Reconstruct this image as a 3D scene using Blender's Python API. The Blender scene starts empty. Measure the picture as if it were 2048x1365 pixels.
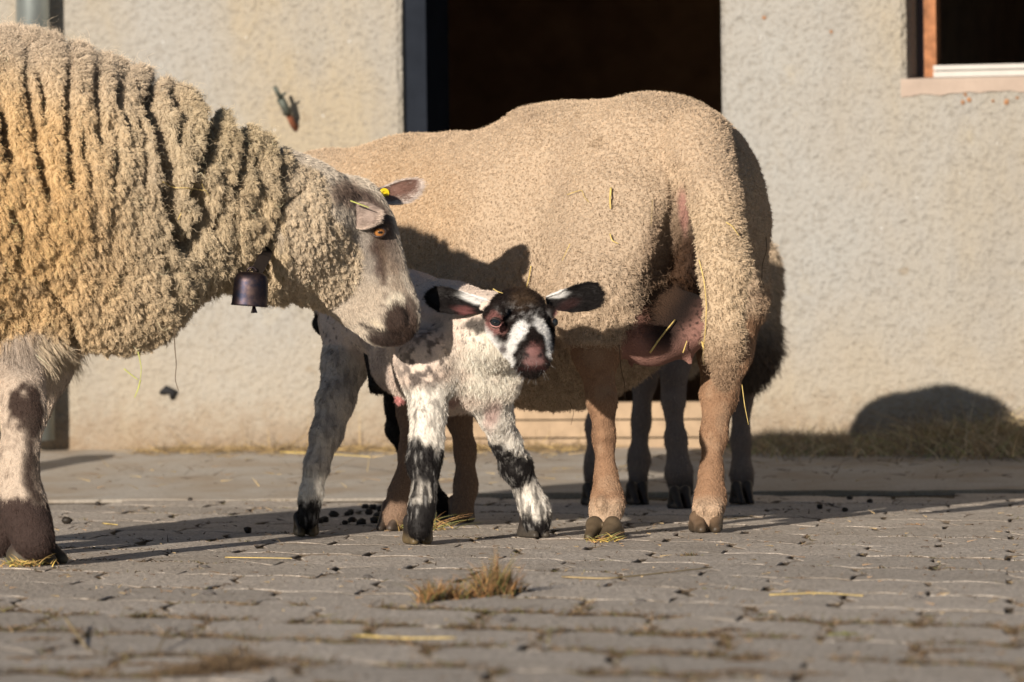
import bpy, math, random
import numpy as np
from mathutils import Vector, Matrix

# ------------------------------------------------------------------ camera, light, exposure
sc = bpy.context.scene
rng = np.random.default_rng(7)
random.seed(7)
col = sc.collection
F = 200.0 / 36.0 * 2048.0            # focal length in reference pixels
CAM_H = 0.46
PITCH = math.atan((682.5 - 588.0) / F)
ROLL = 0.012
cam_d = bpy.data.cameras.new('camera')
cam = bpy.data.objects.new('camera', cam_d)
col.objects.link(cam)
cam_d.lens = 200.0
cam_d.sensor_width = 36.0
cam_d.clip_start = 0.1
cam_d.clip_end = 500.0
cam.location = (0, 0, CAM_H)
_fw = Vector((0, math.cos(PITCH), -math.sin(PITCH)))
_rt = Vector((1, 0, 0))
_up = _rt.cross(_fw)
_r2 = _rt * math.cos(ROLL) - _up * math.sin(ROLL)
_u2 = _rt * math.sin(ROLL) + _up * math.cos(ROLL)
cam.matrix_world = Matrix(((_r2.x, _u2.x, -_fw.x, 0), (_r2.y, _u2.y, -_fw.y, 0), (_r2.z, _u2.z, -_fw.z, CAM_H), (0, 0, 0, 1)))
cam_d.dof.use_dof = True
cam_d.dof.focus_distance = 10.45
cam_d.dof.aperture_fstop = 7.5
sc.camera = cam

SUN_AZ = math.radians(23.5)          # sun behind the camera, to its left
SUN_EL = math.radians(14.0)
to_sun = Vector((-math.sin(SUN_AZ) * math.cos(SUN_EL), -math.cos(SUN_AZ) * math.cos(SUN_EL), math.sin(SUN_EL)))
w = bpy.data.worlds.new('World')
sc.world = w
w.use_nodes = True
nt = w.node_tree
for n in list(nt.nodes):
    nt.nodes.remove(n)
sky = nt.nodes.new('ShaderNodeTexSky')
sky.sky_type = 'NISHITA'
sky.sun_disc = False
sky.air_density = 0.7
sky.dust_density = 0.2
sky.sun_elevation = SUN_EL
sky.sun_rotation = math.atan2(to_sun.x, to_sun.y)
bg = nt.nodes.new('ShaderNodeBackground')
bg.inputs['Strength'].default_value = 0.05
wo = nt.nodes.new('ShaderNodeOutputWorld')
nt.links.new(sky.outputs[0], bg.inputs['Color'])
nt.links.new(bg.outputs[0], wo.inputs['Surface'])
sun_d = bpy.data.lights.new('sun', 'SUN')
sun_d.energy = 5.0
sun_d.angle = math.radians(0.5)
sun_d.color = (1.0, 0.90, 0.77)
sun = bpy.data.objects.new('sun', sun_d)
col.objects.link(sun)
sun.rotation_euler = to_sun.to_track_quat('Z', 'Y').to_euler()
sun.location = (-6, -10, 6)
sc.view_settings.view_transform = 'Standard'
sc.view_settings.look = 'None'
sc.view_settings.gamma = 1.0
sc.view_settings.exposure = 0.42
sc.view_settings.use_curve_mapping = False
sc.cycles.max_bounces = 5
sc.cycles.diffuse_bounces = 2
sc.cycles.glossy_bounces = 2
sc.cycles.transparent_max_bounces = 8
sc.cycles.use_denoising = True

# ------------------------------------------------------------------ helpers
C0 = np.array([0, 0, CAM_H]); FWD = np.array(_fw); R2 = np.array(_r2); U2 = np.array(_u2)

def P(px, py, D):
    """world point seen at reference pixel (px, py), D metres in front of the lens"""
    d = FWD + (px - 1024.0) / F * R2 - (py - 682.5) / F * U2
    return C0 + d * (D / d[1])

def G(px, py, z=0.0):
    d = FWD + (px - 1024.0) / F * R2 - (py - 682.5) / F * U2
    return C0 + d * ((z - CAM_H) / d[2])

def proj(p):
    q = p - C0
    z = q @ FWD
    return 1024.0 + F * (q @ R2) / z, 682.5 - F * (q @ U2) / z

def tag(o, label=None, cat=None, group=None, kind=None):
    if label: o['label'] = label
    if cat: o['category'] = cat
    if group: o['group'] = group
    if kind: o['kind'] = kind
    return o

def empty(name, loc=(0, 0, 0)):
    o = bpy.data.objects.new(name, None)
    o.empty_display_size = 0.05
    col.objects.link(o)
    o.location = loc
    return o

def link(name, me, mat=None, parent=None, smooth=False):
    o = bpy.data.objects.new(name, me)
    col.objects.link(o)
    if mat is not None and not me.materials:
        me.materials.append(mat)
    if parent is not None:
        o.parent = parent
        pl = parent.location
        if parent.parent is not None:
            pl = pl + parent.parent.location
        o.location = (-pl[0], -pl[1], -pl[2])
    if smooth:
        me.polygons.foreach_set('use_smooth', [True] * len(me.polygons))
    return o

class MB:
    """collects vertices and faces in world space"""
    def __init__(s): s.v = []; s.f = []
    def add(s, vs, fs):
        b = len(s.v); s.v += [tuple(v) for v in vs]; s.f += [tuple(b + i for i in f) for f in fs]
    def box(s, lo, hi):
        x0, y0, z0 = lo; x1, y1, z1 = hi
        s.add([(x0,y0,z0),(x1,y0,z0),(x1,y1,z0),(x0,y1,z0),(x0,y0,z1),(x1,y0,z1),(x1,y1,z1),(x0,y1,z1)],
              [(0,3,2,1),(4,5,6,7),(0,1,5,4),(1,2,6,5),(2,3,7,6),(3,0,4,7)])
    def obox(s, o, t, n, a, b, c):
        """box in the frame o + a*t + b*n + c*z, with a,b,c = (lo,hi)"""
        o = np.array(o); t = np.array(t); n = np.array(n); z = np.array([0, 0, 1.0])
        vs = [o + t * a[i] + n * b[j] + z * c[k] for k in (0, 1) for (i, j) in ((0, 0), (1, 0), (1, 1), (0, 1))]
        s.add(vs, [(0,3,2,1),(4,5,6,7),(0,1,5,4),(1,2,6,5),(2,3,7,6),(3,0,4,7)])
    def tube(s, pts, rad, seg=8, cap=True):
        pts = [np.array(p, float) for p in pts]
        n = len(pts)
        if np.isscalar(rad): rad = [rad] * n
        vs = []
        ref = np.array([0.13, 0.31, 0.94])
        for i in range(n):
            d = pts[min(i + 1, n - 1)] - pts[max(i - 1, 0)]
            d = d / (np.linalg.norm(d) + 1e-12)
            a = np.cross(d, ref); a /= np.linalg.norm(a) + 1e-12
            b = np.cross(d, a)
            for k in range(seg):
                th = 2 * math.pi * k / seg
                vs.append(pts[i] + rad[i] * (math.cos(th) * a + math.sin(th) * b))
        fs = []
        for i in range(n - 1):
            for k in range(seg):
                k2 = (k + 1) % seg
                fs.append((i * seg + k, i * seg + k2, (i + 1) * seg + k2, (i + 1) * seg + k))
        if cap:
            fs.append(tuple(range(seg))[::-1]); fs.append(tuple((n - 1) * seg + k for k in range(seg)))
        s.add(vs, fs)
    def build(s, name, mat, parent=None, smooth=False, origin=None):
        me = bpy.data.meshes.new(name)
        v = s.v
        if origin is not None:
            v = [(a - origin[0], b - origin[1], c - origin[2]) for a, b, c in v]
        me.from_pydata(v, [], s.f)
        me.update()
        o = link(name, me, mat, parent, smooth)
        if origin is not None:
            o.location = (o.location[0] + origin[0], o.location[1] + origin[1], o.location[2] + origin[2])
        return o

# ---- vectorised noise
_perm = np.random.default_rng(3).integers(0, 2 ** 31 - 1, 3)
def _hash(ix, iy, iz, k=0):
    h = (ix.astype(np.int64) * 73856093) ^ (iy.astype(np.int64) * 19349663) ^ (iz.astype(np.int64) * 83492791) ^ (k * 2654435761)
    h = (h ^ (h >> 13)) * 1274126177 & 0x7fffffff
    h = (h ^ (h >> 15)) * 2246822519 & 0x7fffffff
    return ((h ^ (h >> 11)) & 0xffff).astype(np.float64) / 65535.0

def noise(p, s=1.0, seed=0):
    """smooth value noise in -1..1"""
    q = np.asarray(p) * s + seed * 17.31
    i = np.floor(q); f = q - i; u = f * f * f * (f * (f * 6 - 15) + 10)
    i = i.astype(np.int64)
    r = 0
    for dx in (0, 1):
        wx = u[:, 0] if dx else 1 - u[:, 0]
        for dy in (0, 1):
            wy = u[:, 1] if dy else 1 - u[:, 1]
            for dz in (0, 1):
                wz = u[:, 2] if dz else 1 - u[:, 2]
                r = r + wx * wy * wz * _hash(i[:, 0] + dx, i[:, 1] + dy, i[:, 2] + dz, seed + 1)
    return r * 2 - 1

def fbm(p, s=1.0, oct=3, seed=0):
    r = 0; a = 1.0; t = 0
    for k in range(oct):
        r = r + a * noise(p, s * 2 ** k, seed + k); t += a; a *= 0.5
    return r / t

def worley(p, s=1.0, seed=0):
    """F1, F2 distances (cell units), position of the nearest feature (p units) and an id"""
    q = np.asarray(p) * s
    i = np.floor(q).astype(np.int64)
    n = len(q)
    f1 = np.full(n, 9.0); f2 = np.full(n, 9.0); c = np.zeros((n, 3)); cid = np.zeros(n)
    for dx in (-1, 0, 1):
        for dy in (-1, 0, 1):
            for dz in (-1, 0, 1):
                jx, jy, jz = i[:, 0] + dx, i[:, 1] + dy, i[:, 2] + dz
                fp = np.stack([jx + _hash(jx, jy, jz, seed + 11), jy + _hash(jx, jy, jz, seed + 12), jz + _hash(jx, jy, jz, seed + 13)], 1)
                d = np.sqrt(((fp - q) ** 2).sum(1))
                m = d < f1
                f2 = np.where(m, f1, np.minimum(f2, d))
                f1 = np.where(m, d, f1)
                c[m] = fp[m]
                cid[m] = _hash(jx, jy, jz, seed + 14)[m]
    return f1, f2, c / s, cid

def sstep(a, b, x):
    t = np.clip((x - a) / (b - a), 0, 1)
    return t * t * (3 - 2 * t)

# ---- materials
def new_mat(name):
    m = bpy.data.materials.new(name); m.use_nodes = True
    nt = m.node_tree
    b = nt.nodes['Principled BSDF']
    b.inputs['Specular IOR Level'].default_value = 0.3
    return m, nt, b

def ramp(nt, fac, stops):
    r = nt.nodes.new('ShaderNodeValToRGB')
    el = r.color_ramp.elements
    while len(el) < len(stops): el.new(0.5)
    for e, (p, c) in zip(el, stops):
        e.position = p; e.color = (*c, 1) if len(c) == 3 else c
    nt.links.new(fac, r.inputs[0])
    return r.outputs[0]

def ntex(nt, scale, detail=4, rough=0.6, vec=None, dist=0.0):
    n = nt.nodes.new('ShaderNodeTexNoise')
    n.inputs['Scale'].default_value = scale; n.inputs['Detail'].default_value = detail
    n.inputs['Roughness'].default_value = rough; n.inputs['Distortion'].default_value = dist
    if vec is not None: nt.links.new(vec, n.inputs['Vector'])
    return n.outputs[0]

def mix(nt, fac, a, b, mode='MIX'):
    m = nt.nodes.new('ShaderNodeMix'); m.data_type = 'RGBA'; m.blend_type = mode
    for s, v in ((m.inputs[0], fac), (m.inputs[6], a), (m.inputs[7], b)):
        if isinstance(v, (int, float)): s.default_value = v
        elif isinstance(v, tuple): s.default_value = (*v, 1)
        else: nt.links.new(v, s)
    return m.outputs[2]

def bump(nt, b, h, strength, dist):
    n = nt.nodes.new('ShaderNodeBump')
    n.inputs['Strength'].default_value = strength; n.inputs['Distance'].default_value = dist
    nt.links.new(h, n.inputs['Height'])
    nt.links.new(n.outputs[0], b.inputs['Normal'])
    return n

def geo_pos(nt, scale=(1, 1, 1)):
    g = nt.nodes.new('ShaderNodeNewGeometry')
    m = nt.nodes.new('ShaderNodeMapping')
    m.inputs['Scale'].default_value = scale
    nt.links.new(g.outputs['Position'], m.inputs['Vector'])
    return m.outputs[0]

def plain(name, c, rough=0.7, metal=0.0, var=0.25, scale=40.0, bmp=0.3, bd=0.001):
    m, nt, b = new_mat(name)
    pos = geo_pos(nt)
    n = ntex(nt, scale, 5, 0.65, pos)
    lo = tuple(x * (1 - var) for x in c); hi = tuple(min(1, x * (1 + var)) for x in c)
    nt.links.new(ramp(nt, n, [(0.25, lo), (0.75, hi)]), b.inputs['Base Color'])
    b.inputs['Roughness'].default_value = rough; b.inputs['Metallic'].default_value = metal
    bump(nt, b, n, bmp, bd)
    return m

def stucco_mat():
    m, nt, b = new_mat('rough_render_plaster')
    pos = geo_pos(nt)
    n1 = ntex(nt, 74, 4, 0.55, pos)
    n2 = ntex(nt, 1.9, 5, 0.65, geo_pos(nt, (1, 1, .45)))
    n3 = ntex(nt, 9, 4, 0.6, pos)
    n4 = ntex(nt, 55, 2, 0.5, pos)
    c = ramp(nt, n2, [(0.36, (0.37, 0.315, 0.235)), (0.47, (0.35, 0.32, 0.275)), (0.55, (0.345, 0.325, 0.295)), (0.66, (0.35, 0.34, 0.32))])
    c = mix(nt, ramp(nt, n3, [(0.62, (0, 0, 0)), (0.78, (0.4, 0.4, 0.4))]), c, (0.40, 0.34, 0.24))
    c = mix(nt, ramp(nt, n1, [(0.28, (0.6, 0.6, 0.6)), (0.5, (0, 0, 0))]), c, (0.22, 0.20, 0.17))
    c = mix(nt, ramp(nt, n4, [(0.74, (0, 0, 0)), (0.80, (0.8, 0.8, 0.8))]), c, (0.62, 0.61, 0.60))
    # splash-back zone low on the wall: warmer, dirtier
    g = nt.nodes.new('ShaderNodeNewGeometry'); s = nt.nodes.new('ShaderNodeSeparateXYZ')
    nt.links.new(g.outputs['Position'], s.inputs[0])
    add = nt.nodes.new('ShaderNodeMath'); add.operation = 'MULTIPLY_ADD'
    nt.links.new(n3, add.inputs[0]); add.inputs[1].default_value = 0.35; nt.links.new(s.outputs[2], add.inputs[2])
    lowf = ramp(nt, add.outputs[0], [(0.22, (0.75, 0.75, 0.75)), (0.65, (0, 0, 0))])
    c = mix(nt, lowf, c, (0.385, 0.32, 0.235))
    # rain streaks and splashed dirt
    n6 = ntex(nt, 7, 4, 0.6, geo_pos(nt, (1, 1, .12)))
    c = mix(nt, ramp(nt, n6, [(0.54, (0, 0, 0)), (0.72, (0.38, 0.38, 0.38))]), c, (0.27, 0.25, 0.225))
    n7 = ntex(nt, 30, 5, 0.7, pos)
    a2 = nt.nodes.new('ShaderNodeMath'); a2.operation = 'MULTIPLY_ADD'
    nt.links.new(n7, a2.inputs[0]); a2.inputs[1].default_value = 0.30; nt.links.new(s.outputs[2], a2.inputs[2])
    c = mix(nt, ramp(nt, a2.outputs[0], [(0.20, (0.8, 0.8, 0.8)), (0.36, (0, 0, 0))]), c, (0.24, 0.17, 0.11))
    n8 = ntex(nt, 16, 2, 0.5, pos)
    c = mix(nt, ramp(nt, n8, [(0.74, (0, 0, 0)), (0.79, (0.55, 0.55, 0.55))]), c, (0.26, 0.21, 0.15))
    nt.links.new(c, b.inputs['Base Color'])
    b.inputs['Roughness'].default_value = 0.95
    b.inputs['Specular IOR Level'].default_value = 0.1
    bump(nt, b, n1, 1.0, 0.015)
    return m

def paver_mat():
    m, nt, b = new_mat('concrete_paver')
    pos = geo_pos(nt)
    oi = nt.nodes.new('ShaderNodeObjectInfo')
    n1 = ntex(nt, 420, 3, 0.6, pos)
    n2 = ntex(nt, 7, 5, 0.65, pos)
    n3 = ntex(nt, 38, 5, 0.7, pos, 0.6)
    n4 = ntex(nt, 150, 3, 0.6, pos)
    n5 = ntex(nt, 95, 4, 0.7, geo_pos(nt, (1, .45, 1)))
    c = ramp(nt, n1, [(0.34, (0.30, 0.255, 0.215)), (0.46, (0.50, 0.445, 0.39)), (0.56, (0.58, 0.52, 0.46)), (0.68, (0.85, 0.79, 0.72))])
    c = mix(nt, ramp(nt, n2, [(0.42, (0, 0, 0)), (0.72, (0.55, 0.55, 0.55))]), c, (0.36, 0.30, 0.24))
    c = mix(nt, ramp(nt, n3, [(0.60, (0, 0, 0)), (0.74, (0.75, 0.75, 0.75))]), c, (0.15, 0.11, 0.075))
    c = mix(nt, ramp(nt, n4, [(0.66, (0, 0, 0)), (0.74, (0.7, 0.7, 0.7))]), c, (0.11, 0.075, 0.05))
    c = mix(nt, 0.85, c, ramp(nt, n5, [(0.33, (0.50, 0.47, 0.43)), (0.5, (0.95, 0.93, 0.90)), (0.66, (1.25, 1.22, 1.18))]), 'MULTIPLY')
    tc = nt.nodes.new('ShaderNodeTexCoord'); sx = nt.nodes.new('ShaderNodeSeparateXYZ')
    nt.links.new(tc.outputs['Object'], sx.inputs[0])
    mz = nt.nodes.new('ShaderNodeMapRange'); mz.inputs[1].default_value = -0.0020; mz.inputs[2].default_value = -0.0002
    mz.inputs[3].default_value = 0.92; mz.inputs[4].default_value = 0.0
    nt.links.new(sx.outputs[2], mz.inputs[0])
    c = mix(nt, mz.outputs[0], c, (0.12, 0.088, 0.06))      # soil caught on the sides, down in the joints
    v = nt.nodes.new('ShaderNodeHueSaturation')
    mr = nt.nodes.new('ShaderNodeMapRange'); mr.inputs[3].default_value = 0.88; mr.inputs[4].default_value = 1.12
    nt.links.new(oi.outputs['Random'], mr.inputs[0]); nt.links.new(mr.outputs[0], v.inputs['Value'])
    nt.links.new(c, v.inputs['Color'])
    nt.links.new(v.outputs[0], b.inputs['Base Color'])
    b.inputs['Roughness'].default_value = 0.92
    bump(nt, b, n5, 1.0, 0.006)
    return m

def col_mat(name, rough=0.85, bscale=300, bstr=0.4, bdist=0.002, sheen=0.0, sss=0.0):
    """surface coloured by the 'Col' attribute with fine fibre relief"""
    m, nt, b = new_mat(name)
    a = nt.nodes.new('ShaderNodeAttribute'); a.attribute_name = 'Col'
    pos = geo_pos(nt)
    n = ntex(nt, bscale, 3, 0.6, pos)
    c = mix(nt, 0.45, a.outputs['Color'], ramp(nt, n, [(0.3, (0.45, 0.45, 0.45)), (0.7, (1, 1, 1))]), 'MULTIPLY')
    nt.links.new(c, b.inputs['Base Color'])
    b.inputs['Roughness'].default_value = rough
    bump(nt, b, n, bstr, bdist)
    return m

def hair_mat(name, rough=0.7, spec=0.15):
    m, nt, b = new_mat(name)
    a = nt.nodes.new('ShaderNodeAttribute'); a.attribute_name = 'Col'
    nt.links.new(a.outputs['Color'], b.inputs['Base Color'])
    b.inputs['Roughness'].default_value = rough
    b.inputs['Specular IOR Level'].default_value = spec
    return m
# ------------------------------------------------------------------ the setting
WALL_S = 0.30                              # the facade turns slightly away on the left
WT = np.array([1, -WALL_S, 0.0]); WT /= np.linalg.norm(WT)
WN = np.array([WT[1], -WT[0], 0.0])        # outward, towards the viewer
W0 = np.array([0, 14.25, 0.0])
APZ = 0.075                                # height of the apron at the wall

def on_wall(px, py, off=0.0):
    d = FWD + (px - 1024.0) / F * R2 - (py - 682.5) / F * U2
    o = W0 + WN * off
    k = ((o - C0) @ WN) / (d @ WN)
    p = C0 + d * k
    return (p - W0) @ WT, p[2]            # along the wall, height

stucco = stucco_mat()
ground_m, gnt, gb = new_mat('packed_joint_earth')
_p = geo_pos(gnt)
_n = ntex(gnt, 60, 5, 0.7, _p)
_n2 = ntex(gnt, 6, 4, 0.6, _p)
_c = ramp(gnt, _n, [(0.3, (0.045, 0.030, 0.018)), (0.55, (0.10, 0.072, 0.045)), (0.75, (0.20, 0.155, 0.105))])
_c = mix(gnt, ramp(gnt, _n2, [(0.5, (0, 0, 0)), (0.7, (0.5, 0.5, 0.5))]), _c, (0.06, 0.062, 0.028))
gnt.links.new(_c, gb.inputs['Base Color']); gb.inputs['Roughness'].default_value = 1.0
bump(gnt, gb, _n, 0.8, 0.006)

m = MB(); m.add([(-90, -60, -0.005), (90, -60, -0.005), (90, 120, -0.005), (-90, 120, -0.005)], [(0, 1, 2, 3)])
g = m.build('ground', ground_m); tag(g, kind='structure')

# apron of poured concrete between paving and wall, rising a little towards the wall
ap_m, nt, b = new_mat('worn_apron_concrete')
pos = geo_pos(nt)
n1 = ntex(nt, 160, 4, 0.65, pos); n2 = ntex(nt, 5, 5, 0.6, pos); n3 = ntex(nt, 24, 4, 0.7, pos)
c = ramp(nt, n1, [(0.3, (0.33, 0.295, 0.25)), (0.7, (0.56, 0.51, 0.45))])
c = mix(nt, ramp(nt, n2, [(0.4, (0, 0, 0)), (0.65, (0.75, 0.75, 0.75))]), c, (0.36, 0.28, 0.20))
c = mix(nt, ramp(nt, n3, [(0.62, (0, 0, 0)), (0.72, (0.8, 0.8, 0.8))]), c, (0.10, 0.075, 0.05))
nt.links.new(c, b.inputs['Base Color']); b.inputs['Roughness'].default_value = 0.95
bump(nt, b, n1, 0.5, 0.003)
AP_Y = 12.86
def apron_y(x): return AP_Y - 0.10 * x + 0.03 * math.sin(x * 3.1)
m = MB()
NX, NY = 160, 30
xs = np.linspace(-6, 6, NX)
gv = []
for j in range(NY):
    t = j / (NY - 1)
    for x in xs:
        yw = 14.25 - WALL_S * x + 0.05
        ye = apron_y(x)
        y = ye + (yw - ye) * t
        e0 = 0.002 + (0.006 if x > -0.25 else 0)
        gv.append((x, y, e0 + (APZ - e0) * (y - ye) / max(yw - ye, 0.1)))
ga = np.array(gv)
ga[:, 2] += 0.003 * fbm(ga, 3.0, 4, 5) + 0.002 * noise(ga, 30, 9)
fs = [(j * NX + i, j * NX + i + 1, (j + 1) * NX + i + 1, (j + 1) * NX + i) for j in range(NY - 1) for i in range(NX - 1)]
m.add(ga, fs)
edge = ga[:NX].copy(); low = edge.copy(); low[:, 1] += 0.012; low[:, 2] = -0.012
m.add(np.vstack([low, edge]), [(i, i + 1, NX + i + 1, NX + i) for i in range(NX - 1)])
apron = m.build('concrete_apron', ap_m, smooth=True); tag(apron, kind='structure')

# --- barn: facade pieces between door and window openings
dark_in = plain('sooty_barn_interior', (0.30, 0.20, 0.125), 0.9, var=0.4, scale=6, bmp=0.1)
tL, _ = on_wall(802, 100); tR, _ = on_wall(1441, 100)
wL, wz = on_wall(1812, 160); wR = wL + 0.95
_, z_th = on_wall(1100, 803)
barn = empty('barn', tuple(W0))
WTH = 0.24
def wall_grid(name, a, c, step=0.012):
    """rendered wall slab with a wavering, hand-thrown surface and rounded arrises"""
    na = max(2, int((a[1] - a[0]) / step)); nc = max(2, int((c[1] - c[0]) / step))
    A, Cc = np.meshgrid(np.linspace(a[0], a[1], na), np.linspace(c[0], c[1], nc))
    pts = W0 + A.ravel()[:, None] * WT + np.array([0, 0, 1.0]) * Cc.ravel()[:, None]
    d = 0.0035 * fbm(pts, 28, 2, 3) + 0.002 * fbm(pts, 2.2, 2, 4)
    e = np.minimum.reduce([A.ravel() - a[0], a[1] - A.ravel()])
    e2 = np.where(e < 0.012, (0.012 - e) * 0.8, 0)
    pts = pts + WN * (d - e2)[:, None]
    idx = np.arange(na * nc).reshape(nc, na)
    q = np.stack([idx[:-1, :-1], idx[:-1, 1:], idx[1:, 1:], idx[1:, :-1]], -1).reshape(-1, 4)
    mb = MB(); mb.add(pts, q.tolist())
    mb.obox(W0, WT, WN, (a[0] + 0.001, a[1] - 0.001), (-WTH, -0.014), c)
    o = mb.build(name, stucco, barn, smooth=False)
    return o
TOP = 3.0
wall_grid('facade_wall', (-1.5, tL), (0.0, 1.45))
wall_grid('facade_wall', (tR, wL), (wz - 0.02, 1.45))
wall_grid('facade_wall', (tR, wR), (0.0, wz - 0.02))
mb = MB(); mb.obox(W0, WT, WN, (-6, -1.5), (-WTH, 0), (0, TOP)); mb.obox(W0, WT, WN, (wR, 7), (-WTH, 0), (0, TOP))
mb.obox(W0, WT, WN, (-1.5, tL), (-WTH, 0), (1.452, TOP)); mb.obox(W0, WT, WN, (tR, wL), (-WTH, 0), (1.452, TOP))
mb.obox(W0, WT, WN, (tL, tR), (-WTH, 0), (2.05, TOP)); mb.obox(W0, WT, WN, (wL, wR), (-WTH, 0), (1.75, TOP))
mb.build('outer_wall', stucco, barn)
mb = MB()
mb.obox(W0, WT, WN, (-3, 4.5), (-5.1, -5.0), (0, TOP)); mb.obox(W0, WT, WN, (-3.1, -3.0), (-5.0, -WTH), (0, TOP))
mb.obox(W0, WT, WN, (4.5, 4.6), (-5.0, -WTH), (0, TOP)); mb.obox(W0, WT, WN, (-3, 4.5), (-5.0, -WTH), (TOP, TOP + 0.1))
mb.obox(W0, WT, WN, (-3, 4.5), (-5.0, -WTH), (-0.01, 0.03)); mb.obox(W0, WT, WN, ((tR + wL) / 2, (tR + wL) / 2 + 0.08), (-4.9, -WTH - 0.01), (0.04, TOP - 0.02))  # last box: unseen partition, added to stop doorway sun showing through the window
mb.build('interior_wall', dark_in, barn)
m_roof = plain('brown_roof_tiles', (0.16, 0.075, 0.045), 0.85, scale=12)
mb = MB()
z3 = np.array([0, 0, 1.0])
_a = W0 + WT * -6.3 + WN * 0.35 + z3 * 2.95; _b = W0 + WT * 7.3 + WN * 0.35 + z3 * 2.95
_c2 = W0 + WT * 7.3 - WN * 5.3 + z3 * 5.2; _d = W0 + WT * -6.3 - WN * 5.3 + z3 * 5.2
up = z3 * 0.12
mb.add([_a, _b, _c2, _d, _a + up, _b + up, _c2 + up, _d + up], [(0, 3, 2, 1), (4, 5, 6, 7), (0, 1, 5, 4), (1, 2, 6, 5), (2, 3, 7, 6), (3, 0, 4, 7)])
mb.build('roof', m_roof, barn)
# door: frame set back in the opening, jamb shade put into its dark colour, timber threshold
m_steel = plain('shaded_blue_grey_frame', (0.016, 0.019, 0.026), 0.55, var=0.2, scale=12, bmp=0.1)
m_timber = plain('pale_threshold_boards', (0.34, 0.245, 0.16), 0.85, var=0.25, scale=22, bmp=0.4, bd=0.003)
m_steel.node_tree.nodes['Principled BSDF'].inputs['Specular IOR Level'].default_value = 0.02
m_steel.node_tree.nodes['Principled BSDF'].inputs['Roughness'].default_value = 0.95
fr = MB()
a1, _ = on_wall(852, 100, -0.03)
fr.obox(W0, WT, WN, (tL - 0.01, a1), (-0.22, -0.03), (APZ, 2.04))
dooro = fr.build('door_frame', m_steel, barn)
zt = z_th
for k in range(3):
    z0 = 0.055 + (zt - 0.055) * k / 3; z1 = 0.055 + (zt - 0.055) * (k + 1) / 3 - 0.004
    tb = MB(); tb.obox(W0, WT, WN, (tL + 0.002, tR - 0.002), (-0.12 + 0.004 * k, 0.006 - 0.005 * k), (z0, z1))
    tb.build('threshold_board', m_timber, barn)
# window: plaster reveal, strip coloured dark for the jamb's shadow, rusty frame, pale aluminium rail, sill
m_rust = plain('rusty_orange_frame', (0.30, 0.13, 0.06), 0.85, var=0.5, scale=50, bmp=0.5)
m_alu = plain('pale_aluminium', (0.42, 0.40, 0.375), 0.5, 0.0, var=0.08, scale=20, bmp=0.05)
m_sill = plain('smooth_pinkish_plaster', (0.36, 0.285, 0.235), 0.9, var=0.15, scale=14, bmp=0.3, bd=0.003)
m_purple = plain('shaded_reveal_tone', (0.095, 0.075, 0.085), 0.7, var=0.2, scale=12, bmp=0.1)
wf = MB()
q0, _ = on_wall(1850, 100, -0.13); q1, _ = on_wall(1874, 100, -0.13)
_, zr0 = on_wall(1900, 158, -0.10); _, zr1 = on_wall(1900, 138, -0.10)
win = MB(); win.obox(W0, WT, WN, (q0, q1), (-0.17, -0.12), (wz + 0.004, 1.74))
wobj = win.build('window_frame', m_rust, barn)
rl = MB()
rl.obox(W0, WT, WN, (q1, wR - 0.004), (-0.15, -0.085), (zr0 + 0.004, zr1 - 0.006))
rl.obox(W0, WT, WN, (q1 + 0.002, wR - 0.006), (-0.14, -0.075), (zr1 - 0.004, zr1 + 0.008))
rl.build('window_rail', m_alu, barn)
rv = MB(); rv.obox(W0, WT, WN, (wL + 0.002, q0 - 0.004), (-0.20, -0.135), (wz + 0.004, 1.74)); rv.build('reveal_shade_strip', m_purple, barn)
sl = MB()
ns = 40
rr = np.random.default_rng(4)
for (h0, h1, pr) in ((wz - 0.035, wz + 0.002, 0.012),):
    us = np.linspace(wL - 0.012, wR, ns)
    lowz = h0 - 0.002 + 0.004 * np.sin(us * 17) + 0.0025 * rr.standard_normal(ns)
    vs = []
    for u, lz in zip(us, lowz):
        vs += [W0 + WT * u + WN * 0.005 + z3 * lz, W0 + WT * u + WN * 0.007 + z3 * (h1 - 0.006), W0 + WT * u + WN * 0.004 + z3 * h1, W0 + WT * u - WN * 0.2 + z3 * (h1 + 0.012)]
    fs = [(4 * i + k, 4 * i + 4 + k, 4 * i + 5 + k, 4 * i + 1 + k) for i in range(ns - 1) for k in range(3)]
    fs += [(0, 1, 2, 3), tuple(4 * (ns - 1) + k for k in (3, 2, 1, 0))]
    sl.add(vs, fs)
sl.build('window_sill', m_sill, barn, smooth=False)
# lichen spots under the sill
m_lichen = plain('orange_lichen', (0.36, 0.19, 0.10), 0.95, var=0.3, scale=200)
lc = MB()
for (x_, y_, s_) in ((1938, 200, 6), (1930, 190, 4), (2012, 204, 7), (1985, 202, 4), (2034, 196, 4), (1527, 36, 5), (1662, 64, 4), (1925, 205, 5)):
    u, z = on_wall(x_, y_, 0.006)
    c0 = W0 + WT * u + z3 * z
    k = 7; r_ = s_ / F * 14.0
    ring = [c0 + WN * 0.002 + WT * r_ * math.cos(t) * rr.uniform(.6, 1.1) + z3 * r_ * math.sin(t) * rr.uniform(.6, 1.1) for t in np.linspace(0, 2 * math.pi, k, endpoint=False)]
    lc.add([c0 + WN * 0.007] + ring, [(0, 1 + i, 1 + (i + 1) % k) for i in range(k)])
lo = lc.build('lichen', m_lichen, barn); lo['kind'] = 'stuff'
tag(barn, 'grey roughcast barn wall with dark doorway and small window behind the sheep', 'barn')

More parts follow.
